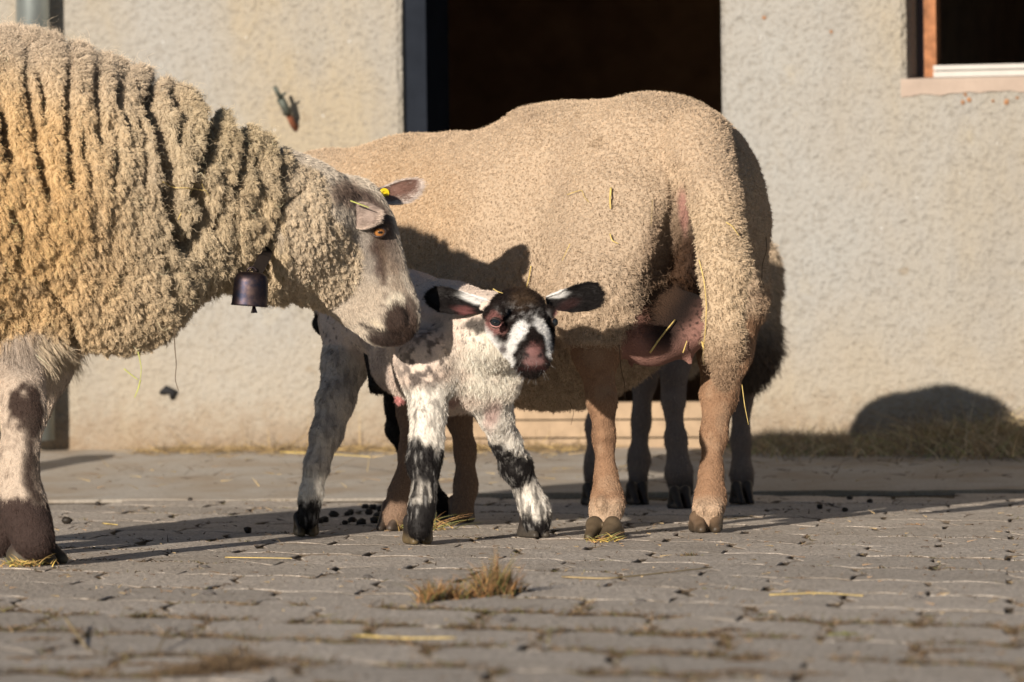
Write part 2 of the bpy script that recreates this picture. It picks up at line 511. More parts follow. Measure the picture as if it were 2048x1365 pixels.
# --- zinc downpipe at the left edge
m_zinc = plain('weathered_zinc', (0.33, 0.37, 0.37), 0.38, 0.75, var=0.18, scale=9, bmp=0.1)
pipe = empty('downpipe', tuple(W0 + WT * on_wall(66, 100, 0.09)[0]))
u, _ = on_wall(66, 100, 0.085)
pc = W0 + WT * u + WN * 0.085
mb = MB(); rp = 34.0 / F * 14.3
mb.tube([pc + z3 * 0.10, pc + z3 * 3.0], [rp, rp], 32)
mb.build('pipe', m_zinc, pipe, smooth=True)
for hz in (0.55, 2.2):
    mb = MB(); mb.tube([pc + z3 * hz, pc + z3 * (hz + 0.03)], rp + 0.004, 32); mb.obox(pc + WT * 0.0, WT, WN, (-0.008, 0.008), (-0.085, -rp), (hz, hz + 0.03))
    mb.build('bracket', m_zinc, pipe)
tag(pipe, 'grey zinc downpipe fixed to the barn wall above the woolly sheep', 'downpipe')
# low concrete post standing in front of it
m_post = plain('grey_green_concrete', (0.26, 0.24, 0.19), 0.9, var=0.2, scale=18, bmp=0.3)
p0 = np.array([G(78, 893, 0.05)[0], 13.7, 0.0])
mb = MB()
hw = 42.0 / F * 13.7
zt2 = P(78, 785, 13.7)[2]
ring = [(-hw, -0.06), (-hw + 0.01, -0.07), (hw - 0.01, -0.07), (hw, -0.06), (hw, 0.06), (hw - 0.01, 0.07), (-hw + 0.01, 0.07), (-hw, 0.06)]
vs = [(p0[0] + a, p0[1] + b_, 0.0) for a, b_ in ring] + [(p0[0] + a, p0[1] + b_, zt2 - 0.008) for a, b_ in ring] + [(p0[0] + a * .86, p0[1] + b_ * .86, zt2) for a, b_ in ring]
fs = [(i, (i + 1) % 8, 8 + (i + 1) % 8, 8 + i) for i in range(8)] + [(8 + i, 8 + (i + 1) % 8, 16 + (i + 1) % 8, 16 + i) for i in range(8)] + [tuple(range(16, 24))]
mb.add(vs, fs)
tag(mb.build('concrete_post', m_post), 'low grey concrete post in front of the downpipe at the far left', 'post')

# --- iron stub with old hose end sticking out of the wall
m_iron = plain('rust_brown_iron', (0.17, 0.06, 0.03), 0.8, var=0.4, scale=120, bmp=0.4)
m_tarn = plain('tarnished_green_metal', (0.09, 0.10, 0.085), 0.6, 0.4, var=0.4, scale=150, bmp=0.3)
def wp(px, py, off):
    u, z = on_wall(px, py, off)
    return W0 + WT * u + WN * off + z3 * z
tapo = empty('water_tap', tuple(wp(590, 262, 0.0)))
mb = MB(); mb.tube([wp(594, 262, -0.01), wp(586, 249, 0.02), wp(575, 226, 0.05)], [0.008, 0.008, 0.0075], 10)
mb.build('spout', m_iron, tapo, smooth=True)
mb = MB(); mb.tube([wp(575, 227, 0.05), wp(571, 217, 0.06), wp(561, 198, 0.075)], [0.0115, 0.010, 0.011], 10)
mb.tube([wp(562, 199, 0.075), wp(549, 174, 0.09)], [0.006, 0.0055], 8)
mb.tube([wp(562, 192, 0.077), wp(572, 186, 0.080)], [0.004, 0.003], 6)
mb.build('valve', m_tarn, tapo, smooth=True)
tag(tapo, 'small rusty water tap sticking out of the wall above the woolly sheep', 'tap')
# dark holes and blobs on the wall
m_black = plain('black_rubber_grommet', (0.02, 0.02, 0.022), 0.9)
mb = MB(); mb.tube([wp(322, 786, 0.004), wp(333, 779, 0.016), wp(345, 784, 0.016), wp(344, 797, 0.004)], [0.006, 0.010, 0.010, 0.006], 8)
tag(mb.build('wall_hook', m_black, smooth=True), 'small curved black hook low on the wall under the woolly chest', 'hook')

# --- paving
pm = paver_mat()
paving = empty('paving'); tag(paving, kind='structure')
ROT = math.radians(-38)
SHEAR = -0.65
ux = np.array([math.cos(ROT), math.sin(ROT)]); vx = np.array([-ux[1], ux[0]])
LX, WY = 0.30, 0.33
GAP = 0.008
def paver_mesh(seed):
    r = np.random.default_rng(seed)
    # plan outline: straight-ish long sides, stepped (interlocking) ends
    hx, hy = LX / 2 - GAP / 2, WY / 2 - GAP / 2
    z = 0.030
    ZA = 0.042
    top = [(-hx, -hy), (-hx * .55, -hy + ZA), (-hx * .2, -hy + ZA * .8), (0, -hy), (hx * .45, -hy + ZA), (hx * .8, -hy + ZA * .8), (hx, -hy), (hx, -hy * 0.30), (hx + z, 0), (hx, hy * 0.45), (hx, hy), (hx * .8, hy + ZA * .8), (hx * .45, hy + ZA), (0, hy), (-hx * .2, hy + ZA * .8), (-hx * .55, hy + ZA), (-hx, hy), (-hx, hy * 0.45), (-hx + z, 0), (-hx, -hy * 0.30)]
    # gentle waviness of worn edges
    base = []
    for a, b_ in zip(top, top[1:] + top[:1]):
        a = np.array(a); b_ = np.array(b_)
        base.append(a)
        if np.linalg.norm(b_ - a) > 0.085:
            base.append((a + b_) / 2)
    base = np.array(base); n = len(base)
    base = base + r.normal(0, 0.0022, base.shape)
    base[:, 0] += SHEAR * base[:, 1]
    inner = base * (1 - 0.004 / np.maximum(np.linalg.norm(base, axis=1, keepdims=True), 0.03))
    vs = [(x, y, -0.03) for x, y in base] + [(x, y, -0.0012 - abs(r.normal(0, 0.0010))) for x, y in base] + [(x, y, r.normal(0, 0.0004)) for x, y in inner] + [(0, 0, 0.0006)]
    fs = [(i, (i + 1) % n, n + (i + 1) % n, n + i) for i in range(n)] + [(n + i, n + (i + 1) % n, 2 * n + (i + 1) % n, 2 * n + i) for i in range(n)]
    fs += [(2 * n + i, 2 * n + (i + 1) % n, 3 * n) for i in range(n)]
    me = bpy.data.meshes.new('paver'); me.from_pydata(vs, [], fs); me.materials.append(pm); me.update()
    return me
variants = [paver_mesh(s) for s in range(10)]
cells = []
for j in range(-70, 110):
    for i in range(-60, 140):
        y = j * WY; x = (i + 0.5 * (j % 2)) * LX + SHEAR * y
        p = ux * x + vx * y
        if p[1] < 4.5 or p[1] > 15: continue
        if p[1] > apron_y(p[0]) - 0.10:
            continue
        lim = 0.092 * p[1] + 0.16
        if abs(p[0]) > 3.2: continue
        vis = abs(p[0]) < lim and p[1] > 6.45
        cells.append((not vis, p[0], p[1]))
cells.sort(key=lambda c: c[0])
far = MB(); nv = 0
rr = np.random.default_rng(12)
for notvis, x, y in cells:
    zz = rr.normal(0.000, 0.00045); tx = rr.normal(0, 0.0012); ty = rr.normal(0, 0.0012)
    me = variants[rr.integers(0, 10)]
    if not notvis and nv < 298:
        nv += 1
        o = bpy.data.objects.new('paver', me); col.objects.link(o); o.parent = paving
        o.location = (x, y, zz); o.rotation_euler = (tx, ty, ROT + rr.normal(0, 0.022) + (math.pi if rr.random() < 0.0 else 0))
    else:
        R = Matrix.Translation((x, y, zz)) @ Matrix.Rotation(ROT, 4, 'Z')
        far.add([R @ v.co for v in me.vertices], [tuple(p.vertices) for p in me.polygons])
fo = far.build('surrounding_pavers', pm, paving); fo['kind'] = 'stuff'
print('pavers in view', nv, 'total', len(cells))
# ------------------------------------------------------------------ implicit bodies
# a limb is (region, k, [(px, py, D, r_px), ...], depth_squash)
def world_chain(ch):
    out = []
    for (x, y, D, r) in ch:
        out.append((P(x, y, D), r * D / F))
    return out

def prim_list(limbs):
    pr = []
    for L in limbs:
        reg, k, ch = L[0], L[1], L[2]
        sy = L[3] if len(L) > 3 else 1.0
        neg = len(L) > 4 and L[4]
        w_ = world_chain(ch)
        if len(w_) == 1: w_ = [w_[0], (w_[0][0] + 1e-4, w_[0][1])]
        for (a, ra), (b, rb) in zip(w_[:-1], w_[1:]):
            pr.append((reg, k, a, b, ra, rb, sy, neg))
    return pr

def cone_d(p, a, b, ra, rb, sy):
    s = np.array([1, 1 / sy, 1], dtype=p.dtype)
    q = (p - a) * s; ba = ((b - a) * s).astype(p.dtype)
    t = np.clip(q @ ba / (ba @ ba), 0, 1)
    d = q - t[..., None] * ba
    return np.sqrt((d * d).sum(-1)) - (ra + (rb - ra) * t)

def sdf_mesh(name, prims, h, floor=None, smooth=2, sub=0):
    lo = np.min([np.minimum(p[2] - p[4], p[3] - p[5]) for p in prims if not p[7]], axis=0) - 0.02
    hi = np.max([np.maximum(p[2] + p[4], p[3] + p[5]) for p in prims if not p[7]], axis=0) + 0.02
    n = np.ceil((hi - lo) / h).astype(int) + 1
    Fd = np.full(n, 0.08, np.float32)
    for (reg, k, a, b, ra, rb, sy, neg) in prims:
        R = max(ra, rb) + k + 2.5 * h
        l = np.maximum(0, np.floor((np.minimum(a, b) - R - lo) / h).astype(int))
        u = np.minimum(n, np.ceil((np.maximum(a, b) + R - lo) / h).astype(int) + 1)
        if (u <= l).any(): continue
        g = np.stack(np.meshgrid(*[(lo[i] + h * np.arange(l[i], u[i])).astype(np.float32) for i in range(3)], indexing='ij'), -1)
        d = cone_d(g, a.astype(np.float32), b.astype(np.float32), ra, rb, sy)
        s = Fd[l[0]:u[0], l[1]:u[1], l[2]:u[2]]
        if neg:
            hh = np.maximum(k - np.abs(s + d), 0) / k
            s[:] = np.maximum(s, -d) + hh * hh * k * 0.25
        else:
            hh = np.maximum(k - np.abs(s - d), 0) / k
            s[:] = np.minimum(s, d) - hh * hh * k * 0.25
    if floor is not None:
        zz = (lo[2] + h * np.arange(n[2]))[None, None, :]
        Fd = np.maximum(Fd, (floor - zz).astype(np.float32))
    S = Fd < 0
    # surface nets
    c = [S[i:n[0] - 1 + i, j:n[1] - 1 + j, k:n[2] - 1 + k] for i in (0, 1) for j in (0, 1) for k in (0, 1)]
    cnt = sum(x.astype(np.int8) for x in c)
    act = (cnt > 0) & (cnt < 8)
    ijk = np.argwhere(act)
    idx = np.full(act.shape, -1, np.int32); idx[act] = np.arange(len(ijk))
    vals = np.stack([Fd[ijk[:, 0] + i, ijk[:, 1] + j, ijk[:, 2] + k] for i in (0, 1) for j in (0, 1) for k in (0, 1)], 1)
    cor = np.array([(i, j, k) for i in (0, 1) for j in (0, 1) for k in (0, 1)], float)
    acc = np.zeros((len(ijk), 3)); wsum = np.zeros(len(ijk))
    for a_ in range(8):
        for b_ in range(a_ + 1, 8):
            if np.abs(cor[a_] - cor[b_]).sum() != 1: continue
            va, vb = vals[:, a_], vals[:, b_]
            m = (va < 0) != (vb < 0)
            t = np.where(m, va / np.where(m, va - vb, 1), 0)
            pt = cor[a_] + t[:, None] * (cor[b_] - cor[a_])
            acc += pt * m[:, None]; wsum += m
    V = lo + h * (ijk + acc / wsum[:, None])
    quads = []
    for ax in range(3):
        s0 = [slice(None)] * 3; s1 = [slice(None)] * 3
        s0[ax] = slice(0, -1); s1[ax] = slice(1, None)
        A, B = S[tuple(s0)], S[tuple(s1)]
        e = np.argwhere(A != B)
        o1, o2 = [(1, 2), (2, 0), (0, 1)][ax]
        ok = (e[:, o1] > 0) & (e[:, o2] > 0) & (e[:, o1] < n[o1] - 1) & (e[:, o2] < n[o2] - 1)
        e = e[ok]
        ins = A[tuple(e.T)]
        def off(d1, d2):
            q = e.copy(); q[:, o1] += d1; q[:, o2] += d2
            return idx[tuple(q.T)]
        q = np.stack([off(-1, -1), off(0, -1), off(0, 0), off(-1, 0)], 1)
        q[~ins] = q[~ins][:, ::-1]
        quads.append(q)
    Q = np.vstack(quads); Q = Q[(Q >= 0).all(1)]
    # relax
    ed = np.vstack([Q[:, [0, 1]], Q[:, [1, 2]], Q[:, [2, 3]], Q[:, [3, 0]]])
    for _ in range(smooth):
        s = np.zeros_like(V); cc = np.bincount(ed.ravel(), minlength=len(V)).astype(float)
        for a_ in range(3):
            s[:, a_] = np.bincount(ed[:, 0], V[ed[:, 1], a_], len(V)) + np.bincount(ed[:, 1], V[ed[:, 0], a_], len(V))
        V = 0.4 * V + 0.6 * s / np.maximum(cc, 1)[:, None]
    me = make_mesh(name, V, Q)
    if sub:
        o = bpy.data.objects.new('tmp', me); col.objects.link(o)
        md = o.modifiers.new('s', 'SUBSURF'); md.levels = sub; md.render_levels = sub
        dg = bpy.context.evaluated_depsgraph_get()
        me2 = bpy.data.meshes.new_from_object(o.evaluated_get(dg))
        bpy.data.objects.remove(o); bpy.data.meshes.remove(me)
        me = me2; me.name = name
    return me

def make_mesh(name, V, Q):
    me = bpy.data.meshes.new(name)
    me.vertices.add(len(V)); me.vertices.foreach_set('co', np.asarray(V, np.float32).ravel())
    me.loops.add(Q.size); me.loops.foreach_set('vertex_index', Q.ravel().astype(np.int32))
    me.polygons.add(len(Q)); me.polygons.foreach_set('loop_start', (np.arange(len(Q)) * Q.shape[1]).astype(np.int32))
    me.update(calc_edges=True)
    return me

def get_v(me):
    v = np.empty(len(me.vertices) * 3, np.float32); me.vertices.foreach_get('co', v)
    return v.reshape(-1, 3).astype(float)
def get_q(me):
    k = len(me.polygons[0].vertices)
    q = np.empty(len(me.polygons) * k, np.int32); me.polygons.foreach_get('vertices', q)
    return q.reshape(-1, k)
def vnormals(V, Q):
    a = V[Q[:, 2]] - V[Q[:, 0]]; b = V[Q[:, 3]] - V[Q[:, 1]]
    fn = np.cross(a, b)
    N = np.zeros_like(V)
    for k in range(4):
        for a_ in range(3):
            N[:, a_] += np.bincount(Q[:, k], fn[:, a_], len(V))
    return N / (np.linalg.norm(N, axis=1, keepdims=True) + 1e-12)

def region_d(V, prims, regs):
    out = {}
    for r in regs:
        d = np.full(len(V), 9.0)
        for p in prims:
            if p[0] == r and not p[7]:
                d = np.minimum(d, cone_d(V, p[2], p[3], p[4], p[5], p[6]))
        out[r] = d
    return out

def set_col(me, C):
    C = np.clip(C, 0, 1)
    a = me.color_attributes.new('Col', 'FLOAT_COLOR', 'POINT')
    a.data.foreach_set('color', np.hstack([C, np.ones((len(C), 1))]).astype(np.float32).ravel())

def ell(px, py, cx, cy, rx, ry, ang=0.0, soft=0.3, nz=0.0):
    """1 inside an ellipse in the view of the animal's near side, 0 outside"""
    a = math.radians(ang); ca, sa = math.cos(a), math.sin(a)
    u = ((px - cx) * ca + (py - cy) * sa) / rx; v = (-(px - cx) * sa + (py - cy) * ca) / ry
    return 1 - sstep(1 - soft, 1 + soft, np.sqrt(u * u + v * v) + nz)

def pline(px, py, pts, w_, soft=0.4):
    """closeness to a polyline, 1 on it falling to 0 at w_"""
    d = np.full(len(px), 1e9)
    for (ax, ay), (bx, by) in zip(pts[:-1], pts[1:]):
        bax, bay = bx - ax, by - ay
        t = np.clip(((px - ax) * bax + (py - ay) * bay) / (bax * bax + bay * bay), 0, 1)
        d = np.minimum(d, np.hypot(px - ax - t * bax, py - ay - t * bay))
    return 1 - sstep(0, 1, d / w_)

def blend(C, mask, c):
    return C * (1 - mask[:, None]) + np.array(c) * mask[:, None]

def poly_in(px, py, poly):
    ins = np.zeros(len(px), bool)
    for (x0, y0), (x1, y1) in zip(poly, poly[1:] + poly[:1]):
        m = ((y0 > py) != (y1 > py)) & (px < (x1 - x0) * (py - y0) / (y1 - y0 + 1e-9) + x0)
        ins ^= m
    return ins

# ------------------------------------------------------------------ fibres
def fur(name, parent, mat, V, Q, N, dens, length, C, n, comb=(0, 0, -1), comb_w=0.6, jit=0.35, clump=0.0, cscale=60.0, rad=0.00035, curl=0.0,
        curl_f=2.0, npts=5, cvar=0.15, seed=1, rootdark=0.0, lvar=0.35, tip=0.35, cdir=None):
    r = np.random.default_rng(seed)
    T = np.vstack([Q[:, [0, 1, 2]], Q[:, [0, 2, 3]]])
    ar = 0.5 * np.linalg.norm(np.cross(V[T[:, 1]] - V[T[:, 0]], V[T[:, 2]] - V[T[:, 0]]), axis=1)
    wt = ar * dens[T].mean(1)
    cum = np.cumsum(wt); tot = cum[-1]
    t = np.searchsorted(cum, r.random(n) * tot)
    t = np.clip(t, 0, len(T) - 1)
    a, b = r.random(n), r.random(n); m = a + b > 1; a[m] = 1 - a[m]; b[m] = 1 - b[m]
    B = np.stack([1 - a - b, a, b], 1)
    tri = T[t]
    root = (V[tri] * B[..., None]).sum(1); nn = (N[tri] * B[..., None]).sum(1)
    nn /= np.linalg.norm(nn, axis=1, keepdims=True) + 1e-9
    L = (length[tri] * B).sum(1) * (1 + lvar * r.standard_normal(n)).clip(0.25, 2.2)
    cc = (C[tri] * B[..., None]).sum(1)
    cb = np.array(comb, float)[None] if cdir is None else (cdir[tri] * B[..., None]).sum(1)
    cb = cb - (cb * nn).sum(1, keepdims=True) * nn
    f1, f2, cen, cid = worley(root, cscale, seed)
    ph = cid * 6.283 * 7
    # each lock leans its own way
    jl = np.stack([np.cos(ph), np.sin(ph * 1.7), np.cos(ph * 2.3 + 1)], 1) * 0.5 * jit
    d = nn * (1 - 0.5 * comb_w) + cb * comb_w + jl + r.standard_normal((n, 3)) * jit * 0.45
    d /= np.linalg.norm(d, axis=1, keepdims=True) + 1e-9
    side = np.cross(nn, d); side /= np.linalg.norm(side, axis=1, keepdims=True) + 1e-6
    up2 = np.cross(d, side)
    off = cen - root; off -= (off * nn).sum(1, keepdims=True) * nn
    ts = np.linspace(0, 1, npts)
    pts = np.empty((n, npts, 3))
    for k, s in enumerate(ts):
        q = root - nn * 0.0012 + d * (L * s)[:, None] + cb * (L * s * s * 0.35)[:, None] * comb_w + off * (clump * s ** 1.3)
        if curl:
            w_ = 2 * math.pi * curl_f * s
            q = q + (side * np.cos(ph + w_)[:, None] + up2 * np.sin(ph + w_)[:, None]) * (curl * L * s ** 0.7)[:, None]
        pts[:, k] = q
    cur = bpy.data.hair_curves.new(name)
    cur.add_curves([npts] * n)
    cur.position_data.foreach_set('vector', pts.astype(np.float32).ravel())
    rr_ = (rad * (1 + 0.3 * r.standard_normal(n)).clip(0.5, 1.8))[:, None] * (1 - (1 - tip) * ts ** 2)[None]
    ra = cur.attributes.get('radius') or cur.attributes.new('radius', 'FLOAT', 'POINT')
    ra.data.foreach_set('value', rr_.astype(np.float32).ravel())
    var = (1 + cvar * r.standard_normal(n)).clip(0.5, 1.5) * (1 + cvar * 0.9 * (cid - 0.5) * 2)
    ccc = np.clip(cc * var[:, None], 0.002, 0.95)
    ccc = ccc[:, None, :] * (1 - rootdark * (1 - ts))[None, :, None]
    ca = cur.attributes.new('Col', 'FLOAT_COLOR', 'POINT')
    ca.data.foreach_set('color', np.concatenate([ccc, np.ones((n, npts, 1))], 2).astype(np.float32).ravel())
    cur.materials.append(mat)
    o = bpy.data.objects.new(name, cur); col.objects.link(o); o.parent = parent
    o.location = (-parent.location[0], -parent.location[1], -parent.location[2])
    return o

def finish_body(name, me, C, mat, parent):
    set_col(me, C)
    return link(name, me, mat, parent, smooth=True)

M_wool = col_mat('wool_undercoat', 0.95, 260, 0.9, 0.004)
M_skin = col_mat('skin_and_short_hair', 0.7, 500, 0.35, 0.0015)
M_horn = None
H_wool = hair_mat('wool_fibre', 0.85, 0.08)
H_hair = hair_mat('short_hair_fibre', 0.55, 0.10)

def horn_mat():
    m, nt, b = new_mat('hoof_horn')
    pos = geo_pos(nt, (1, 1, 1))
    n = ntex(nt, 70, 4, 0.6, pos)
    a = nt.nodes.new('ShaderNodeAttribute'); a.attribute_name = 'Col'
    c = mix(nt, 0.6, a.outputs['Color'], ramp(nt, n, [(0.3, (0.45, 0.42, 0.38)), (0.7, (1, 1, 1))]), 'MULTIPLY')
    nt.links.new(c, b.inputs['Base Color']); b.inputs['Roughness'].default_value = 0.5
    bump(nt, b, n, 0.4, 0.002)
    return m
M_horn = horn_mat()

def hoof(parent, px, py, width, yaw, c_top, c_low, length=1.25, hgt=0.8, D=None):
    """cloven hoof standing on the ground at pixel (px,py); yaw turns the toe (0 = towards the viewer, 90 = right)"""
    base = G(px, py)
    D = base[1]
    wpx = width / F * D
    th = math.radians(yaw)
    toe = np.array([math.sin(th), -math.cos(th), 0]); sd = np.array([math.cos(th), math.sin(th), 0])
    pr = []
    up = np.array([0, 0, 1.0])
    for s in (-1, 1):
        o = base + sd * s * wpx * 0.255
        heel = o - toe * wpx * 0.35 * length; tip = o + toe * wpx * 0.45 * length - sd * s * wpx * 0.05
        topp = o - toe * wpx * 0.12 + up * wpx * hgt
        pr.append(('h', 0.006, topp, heel + up * wpx * 0.2, wpx * 0.22, wpx * 0.235, 1.0, False))
        pr.append(('h', 0.006, topp, tip + up * wpx * 0.10, wpx * 0.22, wpx * 0.125, 1.0, False))
        pr.append(('h', 0.004, heel + up * wpx * 0.16, tip + up * wpx * 0.10, wpx * 0.235, wpx * 0.13, 1.0, False))
    # cleft
    a = base + toe * wpx * 0.7 * length + up * 0.0; b = base + toe * wpx * 0.1 + up * wpx * 0.75
    pr.append(('h', 0.003, a, b, wpx * 0.045, wpx * 0.02, 1.0, True))
    me = sdf_mesh('hoof', pr, wpx / 22, floor=0.001, smooth=1)
    V = get_v(me)
    t = sstep(0.15, 0.85, V[:, 2] / (wpx * hgt) + 0.25 * noise(V, 60, 2))
    C = np.array(c_low)[None] * (1 - t[:, None]) + np.array(c_top)[None] * t[:, None]
    set_col(me, C)
    return link('hoof', me, M_horn, parent, smooth=True)

def ear_mesh(base, tip, side, cup, width, thick, nrm, nu=26, nv=17, prof=None, curlin=0.35):
    """leaf shaped ear: base->tip spine, side = width direction, nrm = the direction the open side faces"""
    base = np.array(base); tip = np.array(tip); side = np.array(side); nrm = np.array(nrm)
    L = np.linalg.norm(tip - base)
    out, inn = [], []
    for i in range(nu):
        t = i / (nu - 1)
        w_ = width * (0.42 + 0.58 * math.sin(min(1, t * 1.35) * math.pi / 2)) * (1 - max(0, (t - 0.45) / 0.55) ** 2.2) ** 0.5 if prof is None else width * prof(t)
        w_ = max(w_, width * 0.03)
        c = base + (tip - base) * t + nrm * cup * L * 0.15 * math.sin(t * math.pi)
        for j in range(nv):
            s = j / (nv - 1) * 2 - 1
            fold = (abs(s) ** 2) * w_ * (curlin + 0.5 * (1 - t))
            p = c + side * s * w_ * (1 - 0.25 * (1 - t) * abs(s)) + nrm * fold
            out.append(p)
            e = 1 - abs(s) ** 4
            inn.append(p + nrm * thick * (0.25 + 0.75 * e) * (1 - 0.5 * t))
    V = np.array(out + inn)
    n1 = nu * nv
    Q = []
    for i in range(nu - 1):
        for j in range(nv - 1):
            a = i * nv + j
            Q.append((a, a + nv, a + nv + 1, a + 1)); Q.append((n1 + a, n1 + a + 1, n1 + a + nv + 1, n1 + a + nv))
        a = i * nv; Q.append((a, n1 + a, n1 + a + nv, a + nv))
        a = i * nv + nv - 1; Q.append((a, a + nv, n1 + a + nv, n1 + a))
    for j in range(nv - 1):
        a = (nu - 1) * nv + j; Q.append((a, n1 + a, n1 + a + 1, a + 1))
    Q = np.array(Q)
    N = vnormals(V, Q)
    # make sure the outer sheet points against nrm
    if (N[:n1] @ nrm).mean() > 0:
        Q = Q[:, ::-1].copy(); N = -N
    return V, Q, N, n1
def unit(v):
    v = np.array(v, float); return v / np.linalg.norm(v)
# ------------------------------------------------------------------ middle sheep, seen from behind
def build_B():
    root = empty('sheep', tuple(G(1300, 1070)))
    tag(root, 'short fleeced tan sheep with pink udder turning its rump and long tail to the viewer', 'sheep')
    limbs = [
        ('wool', .06, [(1310, 402, 10.98, 212), (1130, 490, 11.15, 278)], .9),
        ('wool', .06, [(1130, 500, 11.15, 270), (870, 495, 11.45, 218)], .9),
        ('wool', .05, [(1120, 660, 11.15, 135), (900, 650, 11.35, 140)], 1),
        ('wool', .08, [(1235, 470, 10.86, 138), (1198, 580, 10.76, 92)], 1),
        ('wool', .06, [(1280, 490, 10.80, 80)], 1),
        ('wool', .05, [(1430, 470, 11.0, 98), (1455, 600, 11.0, 72)], 1),
        ('wool', .05, [(860, 540, 11.4, 190), (850, 640, 11.35, 120)], 1),
        ('wool', .05, [(800, 425, 11.5, 140), (650, 425, 11.65, 108), (575, 430, 11.75, 90)], 1),
        ('leg', .04, [(575, 430, 11.75, 78), (520, 460, 11.7, 48)], 1),
        ('tail', .02, [(1395, 290, 10.82, 70), (1428, 390, 10.66, 52), (1449, 540, 10.58, 39), (1450, 690, 10.58, 28), (1446, 762, 10.6, 16)], 1),
        ('leg', .03, [(1462, 600, 11.0, 66), (1450, 700, 10.98, 52), (1438, 790, 10.94, 33), (1428, 870, 10.91, 23), (1421, 945, 10.88, 19), (1420, 1000, 10.87, 27), (1413, 1038, 10.86, 31)], 1),
        ('leg', .03, [(1190, 620, 10.76, 60), (1190, 700, 10.75, 42), (1204, 800, 10.74, 26), (1208, 875, 10.735, 18), (1212, 950, 10.73, 19), (1216, 1005, 10.72, 30), (1208, 1050, 10.71, 31)], 1),
        ('leg', .03, [(895, 740, 11.42, 58), (916, 830, 11.42, 24), (930, 900, 11.42, 18), (932, 970, 11.42, 20), (925, 1020, 11.40, 23)], 1),
        ('leg', .03, [(820, 740, 11.15, 50), (824, 830, 11.15, 24), (822, 900, 11.13, 19), (806, 980, 11.12, 22), (790, 1035, 11.10, 27)], 1),
        ('skin', .03, [(1302, 655, 10.78, 80), (1354, 636, 10.79, 78)], 1),
        ('skin', .012, [(1368, 690, 10.79, 14), (1380, 728, 10.78, 8)], 1),
        ('skin', .012, [(1270, 700, 10.95, 15), (1262, 730, 10.95, 9)], 1),
        # cleft between left thigh and tail
        ('cut', .05, [(1380, 400, 10.70, 16), (1372, 460, 10.74, 34), (1366, 540, 10.76, 54), (1345, 605, 10.70, 56), (1325, 640, 10.60, 50)], 1, True),
        # dewclaw bumps / hollow above the hooves
        ('leg', .01, [(1202, 1008, 10.68, 15)], 1), ('leg', .01, [(1234, 1004, 10.69, 15)], 1),
        ('leg', .01, [(1403, 1018, 10.83, 14)], 1), ('leg', .01, [(1432, 1018, 10.83, 14)], 1),
    ]
    pr = prim_list(limbs)
    me = sdf_mesh('body', pr, 0.0085, smooth=2, sub=1)
    V = get_v(me); Q = get_q(me); N = vnormals(V, Q)
    rd = region_d(V, pr, ['wool', 'leg', 'tail', 'skin'])
    px, py = proj(V)
    nz = fbm(V, 14, 3, 1)
    woolly = 1 - sstep(-0.006, 0.012, np.minimum(rd['wool'], rd['tail']) - rd['leg'] + 0.006 * nz)
    udder = sstep(-0.004, 0.006, np.minimum(rd['wool'], rd['tail']) - rd['skin']) * (1 - sstep(0.0, 0.01, rd['skin'] - 0.006))
    woolly *= 1 - udder
    # wool hanging over the top of each hind leg
    low_thigh = ell(px, py, 1195, 640, 90, 60, 0, .3, nz * .25) * (rd['tail'] > 0.01)
    woolly = np.maximum(woolly, low_thigh * (py < 690 + 18 * nz))
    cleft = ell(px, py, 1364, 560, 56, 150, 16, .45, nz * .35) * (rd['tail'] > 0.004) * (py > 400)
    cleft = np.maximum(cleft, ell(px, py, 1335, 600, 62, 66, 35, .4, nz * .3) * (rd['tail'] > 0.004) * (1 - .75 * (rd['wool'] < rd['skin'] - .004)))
    tail = (rd['tail'] < np.minimum(rd['wool'], rd['leg'])) * 1.0
    # --- relief: small tight curls above, bigger lumps on thigh and tail
    big = np.clip(sstep(470, 640, py) * sstep(900, 1080, px) + tail * sstep(330, 480, py), 0, 1) * woolly
    warp = V + 0.006 * np.stack([noise(V, 30, 5), noise(V, 30, 6), noise(V, 30, 7)], 1)
    sc3 = np.array([1.25, 1.0, 0.9])
    f1, f2, _, _ = worley(warp * sc3, 62, 5)
    g1, g2, _, _ = worley(warp * sc3, 120, 6)
    lump = (1 - f1 ** 1.3) * big * (0.016 - .005 * tail) - .004 * tail + (1 - g1 ** 1.3) * (0.0080 + 0.001 * big)
    lump += fbm(V, 7, 3, 8) * 0.006
    crease = pline(px, py, [(1330, 480), (1350, 400), (1355, 340)], 22) + .6 * pline(px, py, [(1400, 480), (1385, 400), (1372, 340)], 16)
    lump -= 0.016 * pline(px, py, [(985, 250), (915, 330), (880, 420), (870, 520)], 75) + 0.012 * pline(px, py, [(1130, 380), (1090, 470), (1080, 560)], 90)
    V = V + N * (lump * woolly)[:, None] - N * (0.008 * crease * woolly * (1 - .0))[:, None]
    legm = (1 - woolly) * (1 - udder)
    V = V + N * ((0.0022 * fbm(V * np.array([1, 1, .4]), 45, 3, 3)) * legm)[:, None]
    N = vnormals(V, Q)
    me.vertices.foreach_set('co', V.astype(np.float32).ravel()); me.update()
    # --- colour
    C = np.tile(np.array([0.74, 0.60, 0.455]), (len(V), 1))
    C = blend(C, sstep(-.3, .7, fbm(V, 5, 3, 4)) * .7, (0.78, 0.64, 0.49))
    C = blend(C, ell(px, py, 800, 440, 130, 150, 0, .6) * .5, (0.74, 0.54, 0.34))
    C = blend(C, ell(px, py, 1210, 500, 190, 130, 0, .7) * .45, (0.58, 0.48, 0.38))
    C = blend(C, sstep(0.35, .8, fbm(V, 18, 3, 12)) * .5, (0.52, 0.40, 0.28))
    C = blend(C, tail * sstep(320, 480, py) * .7, (0.80, 0.66, 0.48))
